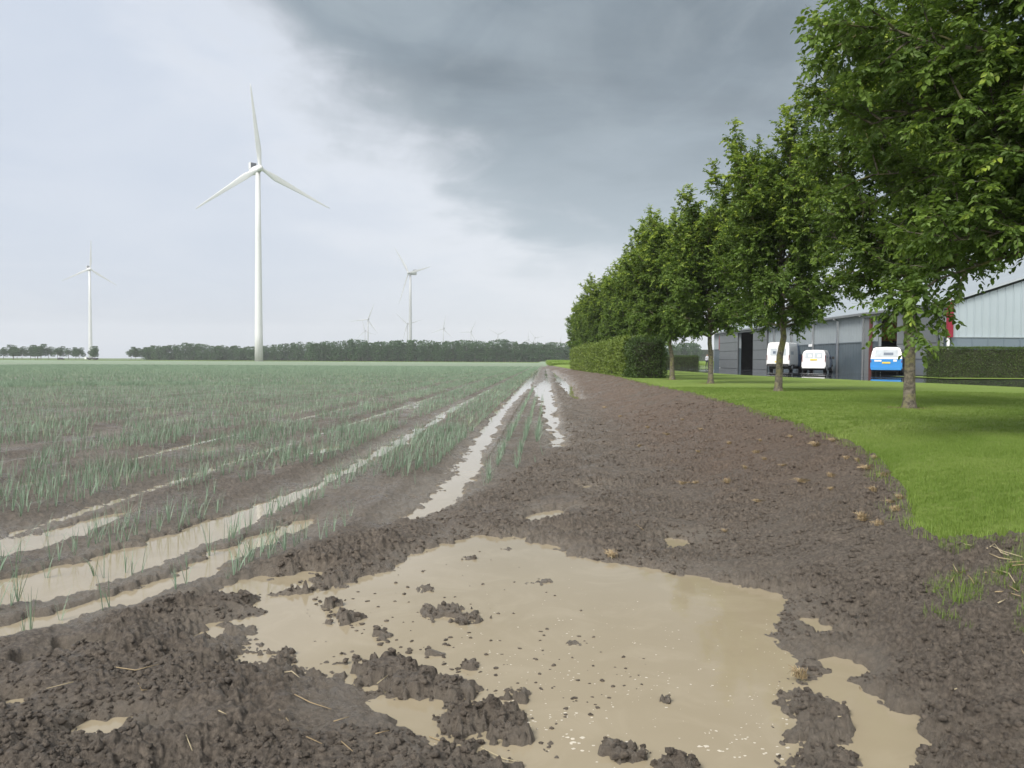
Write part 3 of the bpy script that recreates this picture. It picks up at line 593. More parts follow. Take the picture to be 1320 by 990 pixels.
# ---------------------------------------------------------------- wind turbines
WHT = simple('turbine_white', (.62, .63, .64), .45, .02, .05); WHT_SHADED = simple('turbine_white_shaded', (.36, .375, .39), .5, .03, .05); GRY = simple('turbine_grey', (.10, .11, .13), .5, .1, 1)  # second paint is the white darkened as cloud shade for far turbines
def blade_mesh():
    V = []; Fs = []; st = [(1.2, 1.0, 1.0, 0), (3, 1.05, 1.0, 0), (7, 1.5, .62, 14), (10.5, 1.85, .42, 12), (16, 1.6, .32, 9), (24, 1.22, .24, 6), (32, .92, .17, 4), (40, .62, .11, 2), (46, .38, .06, 0), (48, .12, .03, 0)]; K = 14
    for z, c_, th, tw in st:
        a = math.radians(tw)
        for k in range(K):
            q = 2 * PI * k / K; x = math.cos(q) * c_ + (c_ - 1.0) * .55; y = math.sin(q) * th * (1 if th > .9 else (.55 + .45 * math.cos(q)) if True else 1); V.append((x * math.cos(a) - y * math.sin(a), x * math.sin(a) + y * math.cos(a) - .0006 * z * z, z))
    n = len(st)
    for i in range(n - 1):
        for k in range(K): Fs.append((i * K + k, i * K + (k + 1) % K, (i + 1) * K + (k + 1) % K, (i + 1) * K + k))
    Fs.append(tuple((n - 1) * K + k for k in range(K))); return V, Fs
def turbine_meshes():
    d = {}
    g = MB(); zs = [0, 15, 40, 75, 108.2]; g.tube([(0, 0, -.2 if z == 0 else z) for z in zs], [2.35, 2.2, 1.95, 1.62, 1.3], 32); o = g.build('tower', WHT, smooth=True); d['tower'] = o.data; bpy.data.objects.remove(o)
    V = []; Fs = []; st = [(-1.9, 1.5, 1.5), (-.5, 1.9, 1.9), (3, 2.0, 2.05), (8.6, 1.85, 1.9), (9.6, 1.4, 1.5)]; K = 16
    for y, a, b_ in st:
        for k in range(K):
            q = 2 * PI * k / K; cx, sx = math.cos(q), math.sin(q); V.append((a * math.copysign(abs(cx) ** .55, cx), y, 110 + b_ * math.copysign(abs(sx) ** .55, sx)))
    for i in range(len(st) - 1):
        for k in range(K): Fs.append((i * K + k, i * K + (k + 1) % K, (i + 1) * K + (k + 1) % K, (i + 1) * K + k))
    Fs += [tuple(range(K)), tuple((len(st) - 1) * K + k for k in range(K))]; o = mesh_obj('nacelle', V, Fs, WHT, smooth=True); d['nacelle'] = o.data; bpy.data.objects.remove(o)
    g = MB(); g.box(-1.7, 1.7, 6.4, 9.0, 111.6, 114.8); g.box(-1.85, -1.7, 6.2, 9.2, 111.5, 115.0, 1); g.box(1.7, 1.85, 6.2, 9.2, 111.5, 115.0, 1); o = g.build('cooler', [GRY, WHT]); d['cooler'] = o.data; bpy.data.objects.remove(o)
    V = []; Fs = []; st = [(-1.9, 1.5), (-2.6, 1.75), (-3.7, 1.7), (-4.6, 1.25), (-5.1, .6), (-5.25, .05)]; K = 20
    for y, a in st:
        for k in range(K): q = 2 * PI * k / K; V.append((a * math.cos(q), y, a * math.sin(q)))
    for i in range(len(st) - 1):
        for k in range(K): Fs.append((i * K + k, i * K + (k + 1) % K, (i + 1) * K + (k + 1) % K, (i + 1) * K + k))
    o = mesh_obj('hub', V, Fs, WHT, smooth=True); d['hub'] = o.data; bpy.data.objects.remove(o)
    V, Fs = blade_mesh(); o = mesh_obj('blade', V, Fs, WHT, smooth=True); d['blade'] = o.data; bpy.data.objects.remove(o)
    return d
TM = turbine_meshes()
TM_SHADED = {}
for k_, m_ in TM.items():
    q_ = m_.copy(); q_.materials[-1 if k_ == 'cooler' else 0] = WHT_SHADED; TM_SHADED[k_] = q_
def turbine(px, hub_y, D, th, psi, label, rs=1.0):
    x, y, z = at(px, hub_y, D); s = z / 110.0; az = math.atan2(x, y); root = empty('wind_turbine', (x, y, 0), -az + math.radians(psi)); root.scale = (s, s, s); tag(root, label, 'wind turbine', 'wind turbines standing beyond the field')
    T_ = TM if D < 1000 or px < 200 else TM_SHADED
    link(T_['tower'], 'tower', root); n_ = link(T_['nacelle'], 'nacelle', root); link(T_['cooler'], 'cooler', n_)
    h = link(T_['hub'], 'hub', root); h.location = (0, 0, 110)
    for k in range(3): bl = link(T_['blade'], 'blade', root); bl.location = (0, -3.3, 110); bl.scale = (rs, rs, rs); bl.rotation_euler = (0, -math.radians(th + 120 * k), 0)
turbine(332.5, 218, 445, 7, 22, 'largest white wind turbine, standing nearest in front of the woodland', .96)
turbine(115.5, 347, 1750, -2, 12, 'faint turbine at the far left above the round roadside trees', .74)
turbine(529, 352, 1150, 36, -48, 'second largest turbine, grey against the pale sky at centre', .88)
turbine(474.3, 412, 1900, -24, -14, 'turbine rising behind the woodland left of the second largest')
turbine(525, 418, 2050, 46, -12, 'smaller turbine half hidden just behind the second largest tower')
turbine(470.5, 427, 2900, 12, -16, 'faintest small turbine beside the one left of centre')
turbine(571.6, 424, 2300, -12, -20, 'turbine with one blade up, next right of the second largest')
turbine(607, 428, 2600, -28, -22, 'turbine above the highest treetops, second right of the second largest')
turbine(642, 431.5, 2700, 58, -10, 'turbine with two raised blades just left of the tallest woodland clump')
turbine(681, 438, 3000, -4, -25, 'small turbine barely above the wood, left of a close pair')
turbine(689.8, 435.5, 3000, 38, -20, 'small turbine barely above the wood, right of a close pair')
turbine(722.7, 441, 3300, -8, -20, 'tiny distant turbine just above the right part of the wood')
turbine(735.7, 437, 2900, 30, 20, 'distant turbine half hidden by the left edge of the tree row')
turbine(894.5, 447, 2900, 50, 20, 'tiny distant turbine seen through the gap beside the hall')
turbine(889.5, 449, 3200, 10, -20, 'tiniest distant turbine in the gap left of the hall')

# ---------------------------------------------------------------- hall
W_UP = simple('hall_upper_cladding', (.28, .315, .34), .45, .05, .6, spec=.4); W_LO = simple('hall_lower_cladding', (.085, .11, .13), .4, .08, .6); W_DR = simple('hall_door_grey', (.13, .14, .15), .4, .06, .5)
W_DR2 = simple('hall_door_seam', (.05, .055, .06), .5, .1, 2); ROOFM = simple('hall_roof', (.42, .46, .50), .35, .05, .4, metal=.3); W_GB = simple('hall_gable_cladding', (.36, .42, .46), .4, .05, .5); W_GL = simple('hall_gable_lower', (.14, .18, .22), .4, .05, .5)
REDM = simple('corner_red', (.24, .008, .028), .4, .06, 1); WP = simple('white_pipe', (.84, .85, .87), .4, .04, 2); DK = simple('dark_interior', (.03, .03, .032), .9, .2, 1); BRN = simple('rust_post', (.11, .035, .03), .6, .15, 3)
ORG = simple('orange_wood', (.60, .20, .06), .6, .2, 1.2, .2); FAS = simple('fascia', (.16, .17, .18), .4, .05, 1)
hall = empty('storage_hall', (27.5, 49, .64)); tag(hall, 'long grey clad storage hall with sliding doors, red corner posts and pale roof', 'building')
def hp(g, name, mat, par=None, **k):
    V = [(a - 27.5, b_ - 49, c_ - .64) for a, b_, c_ in g.V]; g.V = V
    return g.build(name, mat, par or hall, **k)
FX = 27.5; EZ = 5.2; GZ = .64; MID = 3.1; Y0, Y1 = 49.0, 105.8
OP = [(55.1, 58.8), (88.0, 93.9)]
spans = [(Y0, 55.1), (58.8, 88.0), (93.9, Y1)]
lo = MB(); up = MB()
for a, b_ in spans:
    lo.box(FX, FX + .2, a, b_, GZ, MID); up.box(FX, FX + .2, a, b_, MID, EZ)
    y = a + .25
    while y < b_ - .1: up.box(FX - .015, FX, y, y + .05, MID + .06, EZ - .02); lo.box(FX - .015, FX, y, y + .05, GZ, MID - .06); y += .5
    lo.box(FX - .05, FX, a, b_, MID - .05, MID + .03)
for a, b_ in OP: up.box(FX, FX + .2, a, b_, 4.95, EZ)
lo.box(44, 44.2, Y0, Y1, GZ, EZ)
hp(lo, 'lower_wall', W_LO); hp(up, 'upper_wall', W_UP)
g = MB(); g.box(FX + .2, 55, Y0, Y0 + .2, GZ, 3.15); 
x = FX + .5
while x < 54: g.box(x, x + .04, Y0 - .03, Y0, GZ, 3.1); x += 1.0
hp(g, 'gable_lower_wall', W_GL)
RX = 43.5; RZ = 10.4
def gab(Yg, t_): return [(FX + .2, Yg, 3.15), (RX, Yg, 3.15), (59.5, Yg, 3.15), (59.5, Yg, EZ), (RX, Yg, RZ), (FX + .2, Yg, EZ)], [(0, 1, 4, 5), (1, 2, 3, 4)]
g = MB(); V, Fc = gab(Y0 + .004, 0); g.add(V, Fc); V2_, Fc2 = gab(Y0 + .2, 0); g.add(V2_, [f[::-1] for f in Fc2])
x = FX + .6
while x < 59: zt = EZ + (RZ - EZ) * (1 - abs(x - RX) / 16) - .05; g.box(x, x + .05, Y0 - .035, Y0 + .003, 3.2, zt); x += .49
g.box(FX + .2, 59.5, Y0 - .05, Y0 + .003, 3.12, 3.19)
hp(g, 'gable_wall', W_GB)
g = MB(); V, Fc = gab(Y1, 0); V = [(a, b_, GZ if c_ == 3.15 else c_) for a, b_, c_ in V]; g.add(V, Fc); hp(g, 'far_gable_wall', W_UP)
g = MB(); a_, b_ = Y0 - .25, Y1 + .25; th = .14
ed = [(FX - .35, EZ + .02), (RX, RZ + .15), (59.85, EZ + .02)]; V = []
for yv in (a_, b_):
    for (xx, zz) in ed: V += [(xx, yv, zz), (xx, yv, zz + th)]
Fr = [(0, 2, 8, 6), (2, 4, 10, 8), (1, 7, 9, 3), (3, 9, 11, 5), (0, 1, 3, 2), (2, 3, 5, 4), (6, 8, 9, 7), (8, 10, 11, 9), (0, 6, 7, 1), (4, 5, 11, 10)]; g.add(V, Fr)
rf = hp(g, 'roof', ROOFM)
g = MB(); g.box(FX - .5, FX - .355, Y0 - .25, Y1 + .25, EZ - .06, EZ + .10); hp(g, 'gutter', FAS)
for pxp in (997, 1019.2, 1047, 1078.5, 1111.5, 1212.2):
    yv = FX / ((pxp - 660) / 1000.0) - .3; g = MB(); g.tube([(FX - .12, yv, GZ), (FX - .12, yv, EZ - .3), (FX - .42, yv, EZ - .05)], .10, 8); hp(g, 'downpipe', WP, smooth=True)
yv = 71.1 - .3; g = MB(); g.box(FX - .45, FX - .2, yv - .14, yv + .12, 2.9, 3.12); hp(g, 'wall_lamp', WP)
for (yv, red0) in ((Y0 - .02, 3.12), (102.6, 3.0)):
    g = MB(); g.box(FX - .16, FX + .198, yv - .18, yv + .0 if yv < 60 else yv + .18, red0, 5.5 if yv < 60 else EZ - .1); hp(g, 'corner_post', REDM); g = MB(); g.box(FX - .12, FX - .002, yv - .14, yv - .02, GZ, red0 - .003); hp(g, 'post_base', WP)
def sdoor(a, b_):
    g = MB(); g.box(FX - .22, FX - .12, a, b_, GZ + .04, 4.92); n_ = 4; s_ = MB(); nh = (4.92 - .68) / n_
    for k in range(1, n_): z = .68 + k * nh; s_.box(FX - .235, FX - .22, a, b_, z - .03, z + .03)
    d_ = hp(g, 'sliding_door', W_DR); hp(s_, 'panel_seam', W_DR2, d_)
sdoor(49.95, 55.1); sdoor(94.0, 102.2); sdoor(83.3, 88.0)
g = MB(); g.box(FX - .3, FX - .05, 48.9, 60.6, 4.93, 5.12); hp(g, 'door_rail', FAS)
g = MB(); g.box(FX - .3, FX - .05, 83.2, 102.3, 4.93, 5.08); hp(g, 'door_rail', FAS)
g = MB(); g.box(FX - .15, FX + .45, 59.55, 60.3, GZ, 4.93); hp(g, 'door_frame', FAS)
g = MB(); g.box(FX - .18, FX - .02, 59.25, 59.5, GZ, 4.9); hp(g, 'door_post', BRN)
g = MB(); g.box(FX + .25, FX + .35, 58.6, 60.2, GZ + .05, 4.8); hp(g, 'inner_door_leaf', W_UP)
g = MB(); g.box(FX + .2, 36, 61.5, 61.65, 3.2, 5.15); ow = hp(g, 'wooden_partition', ORG)
g = MB()
for z in np.arange(3.3, 5.1, .16): g.box(FX + .3, 35.9, 61.485, 61.5, z, z + .012)
hp(g, 'plank_joint', BRN, ow)
wx0, wx1 = (1131 - 660) / 1000 * 61.4, (1145 - 660) / 1000 * 61.4
g = MB(); g.box(wx0, wx1, 61.43, 61.47, 4.45, 5.12); wf = hp(g, 'window', DK, ow); g = MB()
g.box(wx0 - .12, wx0, 61.4, 61.48, 4.33, 5.14); g.box(wx1, wx1 + .12, 61.4, 61.48, 4.33, 5.14); g.box(wx0, wx1, 61.4, 61.48, 4.33, 4.45); hp(g, 'window_frame', W_UP, wf)
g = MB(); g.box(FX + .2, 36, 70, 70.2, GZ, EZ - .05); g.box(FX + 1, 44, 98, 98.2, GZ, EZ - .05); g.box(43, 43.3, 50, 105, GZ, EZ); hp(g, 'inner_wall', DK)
# clutter inside the openings
PALE = simple('pale_fabric', (.62, .62, .56), .7, .1, 2); YEL = simple('yellow_green', (.45, .5, .06), .6, .1, 3)
sx = FX + 3.0
root = empty('shelf_rack', (sx, 91.6, .66)); tag(root, 'dark storage rack standing deep inside the far hall doorway', 'rack')
g = MB()
for dx in (0, 3.2):
    for dy in (0, 1.0): g.box(dx - .04, dx + .04, dy - .04, dy + .04, 0, 3.2)
g.build('upright', simple('rack_steel', (.12, .09, .06), .6, .2, 2), root)
for z in (.5, 1.3, 2.1): g = MB(); g.box(-.1, 3.3, -.05, 1.05, z, z + .08); g.build('shelf', simple('rack_board', (.2, .13, .07), .7, .2, 2), root)
root = empty('camper_trailer', (FX + 1.55, 90.3, .66), .35); tag(root, 'partly hidden pale trailer with yellow green trim inside the far doorway', 'trailer')
g = MB(); g.add([(0, -.9, .9), (0, .9, .9), (0, .9, 2.9), (0, -.9, 2.9), (3.4, -.9, .9), (3.4, .9, .9), (3.0, .9, 3.1), (3.0, -.9, 3.1), (-.5, -.9, 2.0), (-.5, .9, 2.0)], [(0, 8, 9, 1), (8, 3, 2, 9), (3, 7, 6, 2), (7, 4, 5, 6), (4, 0, 1, 5), (0, 4, 7, 3, 8), (1, 9, 2, 6, 5)]); g.build('body', PALE, root)
g = MB(); g.box(-.1, 3.3, -.93, .93, .7, 1.15); g.build('trim_panel', YEL, root)
for yv in (-.85, .85): g = MB(); g.tube([(1.6, yv - .1, .34), (1.6, yv + .1, .34)], .34, 16); g.build('wheel', DK, root)

# ---------------------------------------------------------------- vans
def paint(name, col): 
    m = simple(name, col, .25, .03, 2); m.node_tree.nodes['Principled BSDF'].inputs['Coat Weight'].default_value = .6; m.node_tree.nodes['Principled BSDF'].inputs['Coat Roughness'].default_value = .05; return m
PW = paint('white_paint', (.80, .80, .80)); PB = paint('bright_blue_paint', (.035, .25, .62)); PN = paint('navy_blue_paint', (.02, .08, .22)); TYRE = simple('tyre_rubber', (.02, .02, .02), .8, .2, 8)
RIM = simple('wheel_rim', (.45, .46, .48), .35, .08, 5, metal=.7); GLS = simple('tinted_glass', (.10, .13, .16), .06, .1, 2, spec=.9); GLP = simple('pale_glass', (.42, .46, .50), .1, .12, 3, spec=.8); PLT = simple('yellow_plate', (.75, .55, .06), .5, .04, 4)  # some window glass has a pale base colour
TLR = simple('tail_lamp_red', (.16, .01, .01), .2, .1, 6); BLK = simple('black_plastic', (.025, .025, .027), .55, .15, 6); STK = simple('dark_sticker', (.10, .13, .18), .5, .1, 5); STW = simple('white_sticker', (.8, .82, .84), .5, .04, 5)
def van(name, loc, heading, st, rows, split, label, mats, wheels, rear_win, side_win, wr, plate, lights, rack=False):
    """st: stations along x (0 = rear): (x, zfloor, zbelt, zroof, half-width, roof half-width, lean)"""
    root = empty(name, loc, heading); tag(root, label, 'van')
    ring = []
    for (x, zf, zb, zr, hw, rw, ln) in st:
        prof = [(hw * .93, zf), (hw, zf + .14), (hw, zb * .72 + zf * .28), (hw * .985, zb), ((hw * .985 + rw) / 2 + .02, zb * .45 + zr * .55), (rw, zr - .10), (rw - .12, zr - .015), (0, zr + .01)]
        xs = [x, x, x, x, x + ln * .5, x + ln * .9, x + ln, x + ln]
        half = [(xs[i], prof[i][0], prof[i][1]) for i in range(8)]; ring.append(half[:-1][::1] + [half[-1]] + [(a, -b_, c_) for a, b_, c_ in reversed(half[:-1])])
    K = len(ring[0]); V = [v for r_ in ring for v in r_]; Fb = []; mi = []
    for i in range(len(ring) - 1):
        xm = (st[i][0] + st[i + 1][0]) / 2
        for k in range(K - 1):
            Fb.append((i * K + k, (i + 1) * K + k, (i + 1) * K + k + 1, i * K + k + 1)); kk = k if k < 7 else K - 2 - k; mi.append(rows(xm, kk))
        Fb.append((i * K + K - 1, (i + 1) * K + K - 1, (i + 1) * K, i * K)); mi.append(2)
    for e, i in ((0, 0), (1, len(ring) - 1)):
        for k in range(7):
            a, b_ = i * K + k, i * K + k + 1; c_, d_ = i * K + K - 1 - k, i * K + K - 2 - k
            if b_ == d_: f = (a, b_, c_)
            else: f = (a, b_, d_, c_)
            Fb.append(f if e else f[::-1]); mi.append(rows(st[i][0] - .01 if i == 0 else st[i][0] + .01, k))
    body = mesh_obj('body', V, Fb, mats, root, False, mi)
    bv = body.modifiers.new('soft', 'BEVEL'); bv.width = .035; bv.segments = 2; bv.limit_method = 'ANGLE'; bv.angle_limit = math.radians(25)
    def panel(nm, corners, off, mat, par=None):
        c_ = [Vector(q) for q in corners]; n_ = (c_[1] - c_[0]).cross(c_[3] - c_[0]).normalized(); VV = [q + n_ * off for q in c_] + [q - n_ * .02 for q in c_]
        return mesh_obj(nm, VV, [(0, 1, 2, 3), (4, 7, 6, 5), (0, 4, 5, 1), (1, 5, 6, 2), (2, 6, 7, 3), (3, 7, 4, 0)], mat, par or root)
    x0, zf, zb, zr, hw, rw, ln = st[0]
    def rearp(y, z):
        f_ = max(0, min(1, (z - zb) / (zr - zb))); return (x0 + ln * min(1, f_ * 1.0) - .002, y, z)
    for (ya, yb, za, zb_, mt, off) in rear_win:
        p_ = panel('rear_window', [rearp(ya, za), rearp(ya, zb_), rearp(yb, zb_), rearp(yb, za)], .012, mt)
        if off:
            w_, h_ = abs(yb - ya), zb_ - za; panel('sticker', [rearp(ya + .2 * (yb - ya), za + .25 * h_), rearp(ya + .2 * (yb - ya), za + .62 * h_), rearp(ya + .62 * (yb - ya), za + .62 * h_), rearp(ya + .62 * (yb - ya), za + .25 * h_)], .018, off, p_)
    for (xa, xb, za, zb_, mt) in side_win:
        for sg in (1, -1):
            s0 = min(st, key=lambda q: abs(q[0] - xa))
            def sp(x, z):
                f_ = max(0, (z - s0[2]) / (s0[3] - s0[2])); return (x, sg * (s0[4] * .985 + (s0[5] - s0[4] * .985) * f_ + .004), z)
            q_ = [sp(xa, za), sp(xa + .04, zb_), sp(xb - .04, zb_), sp(xb, za)]
            if sg == 1: q_ = q_[::1]
            else: q_ = q_[::-1]
            panel('side_window', q_, .012, mt)
    for wx in wheels:
        for sg in (1, -1):
            g = MB(); g.tube([(wx, sg * (hw + .012), wr), (wx, sg * (hw - .24), wr)], wr, 24); wh = g.build('wheel', TYRE, root, True); g = MB(); g.tube([(wx, sg * (hw + .03), wr), (wx, sg * (hw - .02), wr)], [wr * .62, wr * .66], 20); g.build('rim', RIM, wh)
            a = []; Fa = []
            for k in range(13): q = PI * k / 12; a += [(wx + math.cos(q) * (wr + .01), sg * (hw + .004), wr + math.sin(q) * (wr + .01)), (wx + math.cos(q) * (wr + .07), sg * (hw + .010), wr + math.sin(q) * (wr + .07))]
            for k in range(12): Fa.append((2 * k, 2 * k + 1, 2 * k + 3, 2 * k + 2))
            mesh_obj('wheel_arch', a, Fa, BLK, root)
    g = MB(); g.box(x0 - .09, x0 + .02, -hw * .97, hw * .97, zf, zf + .20); g.build('bumper', lights[2], root)
    g = MB(); g.box(x0 - .115, x0 - .093 + .0, -.26, .26, plate, plate + .115) if plate < zf + .2 else g.box(x0 - .02, x0 - .003, plate_y - .26, plate_y + .26, plate, plate + .115); g.build('number_plate', PLT, root)
    for sg in (1, -1):
        g = MB(); g.box(x0 - .012, x0 + .14, sg * (hw - .035) if sg > 0 else -hw - .008, hw + .008 if sg > 0 else -(hw - .035), lights[0], lights[1]); g.build('tail_light', TLR, root)
        g = MB(); xm_ = st[-1][0] - 1.15; g.box(xm_, xm_ + .12, sg * hw + (0 if sg > 0 else -.2), sg * hw + (.2 if sg > 0 else 0), zb + .02, zb + .24); g.build('mirror', BLK, root)
    g = MB(); g.box(.4, st[-1][0] - .4, -hw + .25, hw - .25, .2, zf); g.build('underbody', BLK, root)
    return root
plate_y = -.0
# blue and white minibus
st = [(0, .34, 1.10, 1.90, .98, .80, .22), (.5, .30, 1.10, 1.95, .99, .84, .05), (2.5, .28, 1.10, 1.95, .99, .85, 0), (3.5, .28, 1.10, 1.92, .98, .84, -.05), (4.2, .30, 1.08, 1.45, .95, .78, -.25), (4.68, .36, .95, 1.08, .82, .6, -.1)]
hx = math.atan2(.86, .51)
v = van('minibus', (at(1142, 484, 53.9)[0], 53.9, .655), hx, st, lambda x, k: (0 if k >= 3 else 1) if x < .8 or k >= 3 else 3, 0, 'bright blue and white electric minibus backed out of the open hall doorway', [PW, PB, BLK, PN], (.85, 3.85),
    [(-.72, .72, 1.22, 1.74, GLP, STK)], [(.5, 1.6, 1.2, 1.75, GLS), (1.7, 2.6, 1.2, 1.75, GLS), (2.7, 3.5, 1.2, 1.72, GLS)], .36, .78, (.85, 1.0, PB))
for y_p in (-.66, .3):
    g = MB(); g.box(-.018, -.002, y_p, y_p + (.22 if y_p < 0 else .45), .92, 1.03 if y_p > 0 else 1.06); g.build('badge', STW, v)
g = MB(); g.box(.24, .52, -.7, .7, 1.93, 1.975); g.build('roof_spoiler', BLK, v)
# high-roof white van with blue front half
st = [(0, .48, 1.35, 2.58, .97, .86, .10), (.4, .48, 1.35, 2.62, .99, .88, .02), (3.3, .45, 1.35, 2.62, .99, .88, 0), (3.31, .45, 1.35, 2.62, .99, .88, 0), (4.2, .42, 1.35, 2.58, .99, .86, 0), (4.9, .42, 1.32, 1.75, .97, .80, -.2), (5.85, .5, 1.05, 1.2, .86, .62, -.1)]
v = van('panel_van', (at(1002.5, 479, 69.5)[0], 69.5, .655), math.atan2(.84, .545), st, lambda x, k: 0 if x < 3.3 else 1, 0, 'white high roof panel van with dark blue front half', [PW, PN, BLK], (1.15, 4.85),
    [(.08, .68, 1.42, 2.05, GLP, STK), (-.68, -.08, 1.42, 2.05, GLP, None)], [(.7, 1.7, 1.5, 2.1, GLP)], .36, .80, (1.0, 1.45, BLK))
g = MB(); g.box(-.02, -.004, -.01, .01, .6, 2.4); g.build('door_seam', BLK, v)
g = MB(); g.box(.9, 2.0, -1.0, -.985, .5, .62); g.box(.9, 2.0, .985, 1.0, .5, .62); g.build('side_sill', BLK, v)
# small white van with blue front half
st = [(0, .36, 1.08, 1.78, .89, .76, .14), (.4, .34, 1.08, 1.84, .90, .78, .03), (2.1, .32, 1.08, 1.84, .90, .78, 0), (2.11, .32, 1.08, 1.84, .90, .78, 0), (2.9, .32, 1.08, 1.80, .90, .77, 0), (3.6, .32, 1.05, 1.25, .88, .74, -.2), (4.4, .38, .82, .95, .80, .6, -.1)]
v = van('delivery_van', (at(1048.5, 480, 62.5)[0], 62.5, .655), math.atan2(.86, .51), st, lambda x, k: 0 if x < 2.1 else 1, 0, 'small low white delivery van with dark blue front half', [PW, PN, BLK], (.75, 3.55),
    [(.04, .66, 1.14, 1.62, GLP, STW), (-.66, -.04, 1.14, 1.62, GLP, STW)], [(.5, 1.3, 1.16, 1.6, GLP)], .31, .98, (.85, 1.4, PW))
# far-left vehicles
CARM = paint('dark_car_paint', (.03, .032, .036))
x, y, z = at(78.5, 461.5, 540)
root = empty('parked_car', (x, y, 0)); tag(root, 'tiny black car parked under the far roadside trees', 'car')
V = [(-2.1, -.85, .3), (2.1, -.85, .3), (2.2, -.85, .8), (1.2, -.85, .95), (.7, -.75, 1.45), (-1.2, -.75, 1.45), (-1.9, -.8, .95), (-2.15, -.85, .8)]; n_ = len(V); V2_ = V + [(a, -b_, c_) for a, b_, c_ in V]
mesh_obj('body', V2_, [tuple(range(n_))[::-1], tuple(range(n_, 2 * n_))] + [(i, (i + 1) % n_, n_ + (i + 1) % n_, n_ + i) for i in range(n_)], CARM, root)
for wx in (-1.3, 1.3):
    for sg in (1, -1): g = MB(); g.tube([(wx, sg * .88, .32), (wx, sg * .65, .32)], .32, 14); g.build('wheel', TYRE, root)
x, y, z = at(119, 461.5, 540)
root = empty('flatbed_trailer', (x, y, 0)); tag(root, 'long low dark trailer parked under the far left trees', 'trailer')
g = MB(); g.box(-3.4, 3.6, -1.2, 1.2, .7, 1.5); g.build('load', CARM, root); g = MB(); g.box(-3.5, 3.8, -1.15, 1.15, .5, .69); g.build('bed', BLK, root)
for wx in (-2, 1.8, 2.8):
    g = MB(); g.tube([(wx, -1.1, .42), (wx, 1.1, .42)], .42, 14); g.build('wheel', TYRE, root)
g = MB(); g.box(-4.9, -3.6, -1, 1, .5, 2.1); g.build('cab', PW, root)

# ---------------------------------------------------------------- person by the far end of the hall
def person(loc, rz):
    V = [(0, 0, .95), (0, 0, 1.15), (0, 0, 1.38), (0, 0, 1.50), (0, 0, 1.60), (0, -.01, 1.72), (.11, 0, .90), (.12, -.02, .50), (.13, .02, .08), (.13, -.14, .04), (-.11, 0, .90), (-.13, .03, .50), (-.15, .08, .08), (-.15, -.08, .04),
         (.20, 0, 1.40), (.25, .02, 1.12), (.24, -.06, .88), (.24, -.08, .80), (-.20, 0, 1.40), (-.25, .02, 1.12), (-.24, -.06, .88), (-.24, -.08, .80)]
    E = [(0, 1), (1, 2), (2, 3), (3, 4), (4, 5), (0, 6), (6, 7), (7, 8), (8, 9), (0, 10), (10, 11), (11, 12), (12, 13), (2, 14), (14, 15), (15, 16), (16, 17), (2, 18), (18, 19), (19, 20), (20, 21)]
    Rr = [.15, .14, .16, .06, .085, .09, .09, .065, .045, .04, .09, .065, .045, .04, .06, .045, .032, .03, .06, .045, .032, .03]
    me = bpy.data.meshes.new('person'); me.from_pydata(V, E, []); o = bpy.data.objects.new('person', me); C.objects.link(o)
    m, t, b = new_mat('clothes_and_skin'); s_ = nd(t, 'ShaderNodeSeparateXYZ'); t.links.new(nd(t, 'ShaderNodeTexCoord').outputs['Object'], s_.inputs[0])
    k1 = mth(t, 'GREATER_THAN', s_.outputs[2], .98); k2 = mth(t, 'GREATER_THAN', s_.outputs[2], 1.53); t.links.new(mixc(t, k2, mixc(t, k1, (.02, .022, .035), (.55, .56, .6)), (.35, .2, .14)), b.inputs['Base Color']); b.inputs['Roughness'].default_value = .8; me.materials.append(m)
    o.modifiers.new('skin', 'SKIN'); 
    for i, r_ in enumerate(Rr): me.skin_vertices[0].data[i].radius = (r_, r_)
    me.skin_vertices[0].data[0].use_root = True
    s_ = o.modifiers.new('sub', 'SUBSURF'); s_.levels = 1; s_.render_levels = 2
    o.location = loc; o.rotation_euler = (0, 0, rz); tag(o, 'distant person in pale top and dark trousers standing near the hall corner', 'person'); return o
x, y, z = at(911.5, 474, 99); person((x, y, .66), .3)

# ---------------------------------------------------------------- onion plants
def onion(rng, nl, Lm, seg=4, w=.007):
    V = []; F = []; T = []
    for i in range(nl):
        az = rng.uniform(0, 2 * PI); lean = rng.uniform(.05, .4); L_ = Lm * rng.uniform(.6, 1.1); droop = rng.uniform(.0, .35) ** 1.3 if rng.random() < .75 else rng.uniform(.5, 1.0); n0 = len(V); side = np.array([-math.sin(az + rng.uniform(-1, 1)), math.cos(az), 0]); side /= np.linalg.norm(side) 
        for k in range(seg + 1):
            s = k / seg; h = L_ * s * (1 - droop * .55 * s * s * s); o_ = L_ * (lean * s + droop * .55 * s ** 3); p = np.array([math.cos(az) * o_, math.sin(az) * o_, h - .02]); ww = w * (1 - .85 * s ** 1.5) * (.7 if k == 0 else 1)
            V += [p - side * ww * .5, p + side * ww * .5]; T += [.25 + .3 * rng.random() + (.5 if k == 0 else 0)] * 2
        for k in range(seg): a = n0 + 2 * k; F.append((a, a + 1, a + 3, a + 2))
    return np.array(V), np.array(F), np.array(T)
rng = np.random.default_rng(31)
var = [onion(rng, int(rng.integers(3, 7)), rng.uniform(.20, .33), 5, .006) for _ in range(12)]
var_m = [onion(rng, 5, rng.uniform(.19, .28), 3, .006) for _ in range(10)]
var_f = [onion(rng, 9, rng.uniform(.2, .27), 2, .012) for _ in range(8)]
xs = []; ys = []
K = 0
rows_off = [.34, .56, .78, .98, 1.2, 1.38]
rows = [-.72, -.42, -.17]
for k in range(0, 60): rows += [TRK0 - TRKP * (k + 1) + q for q in rows_off]
PX = []; 
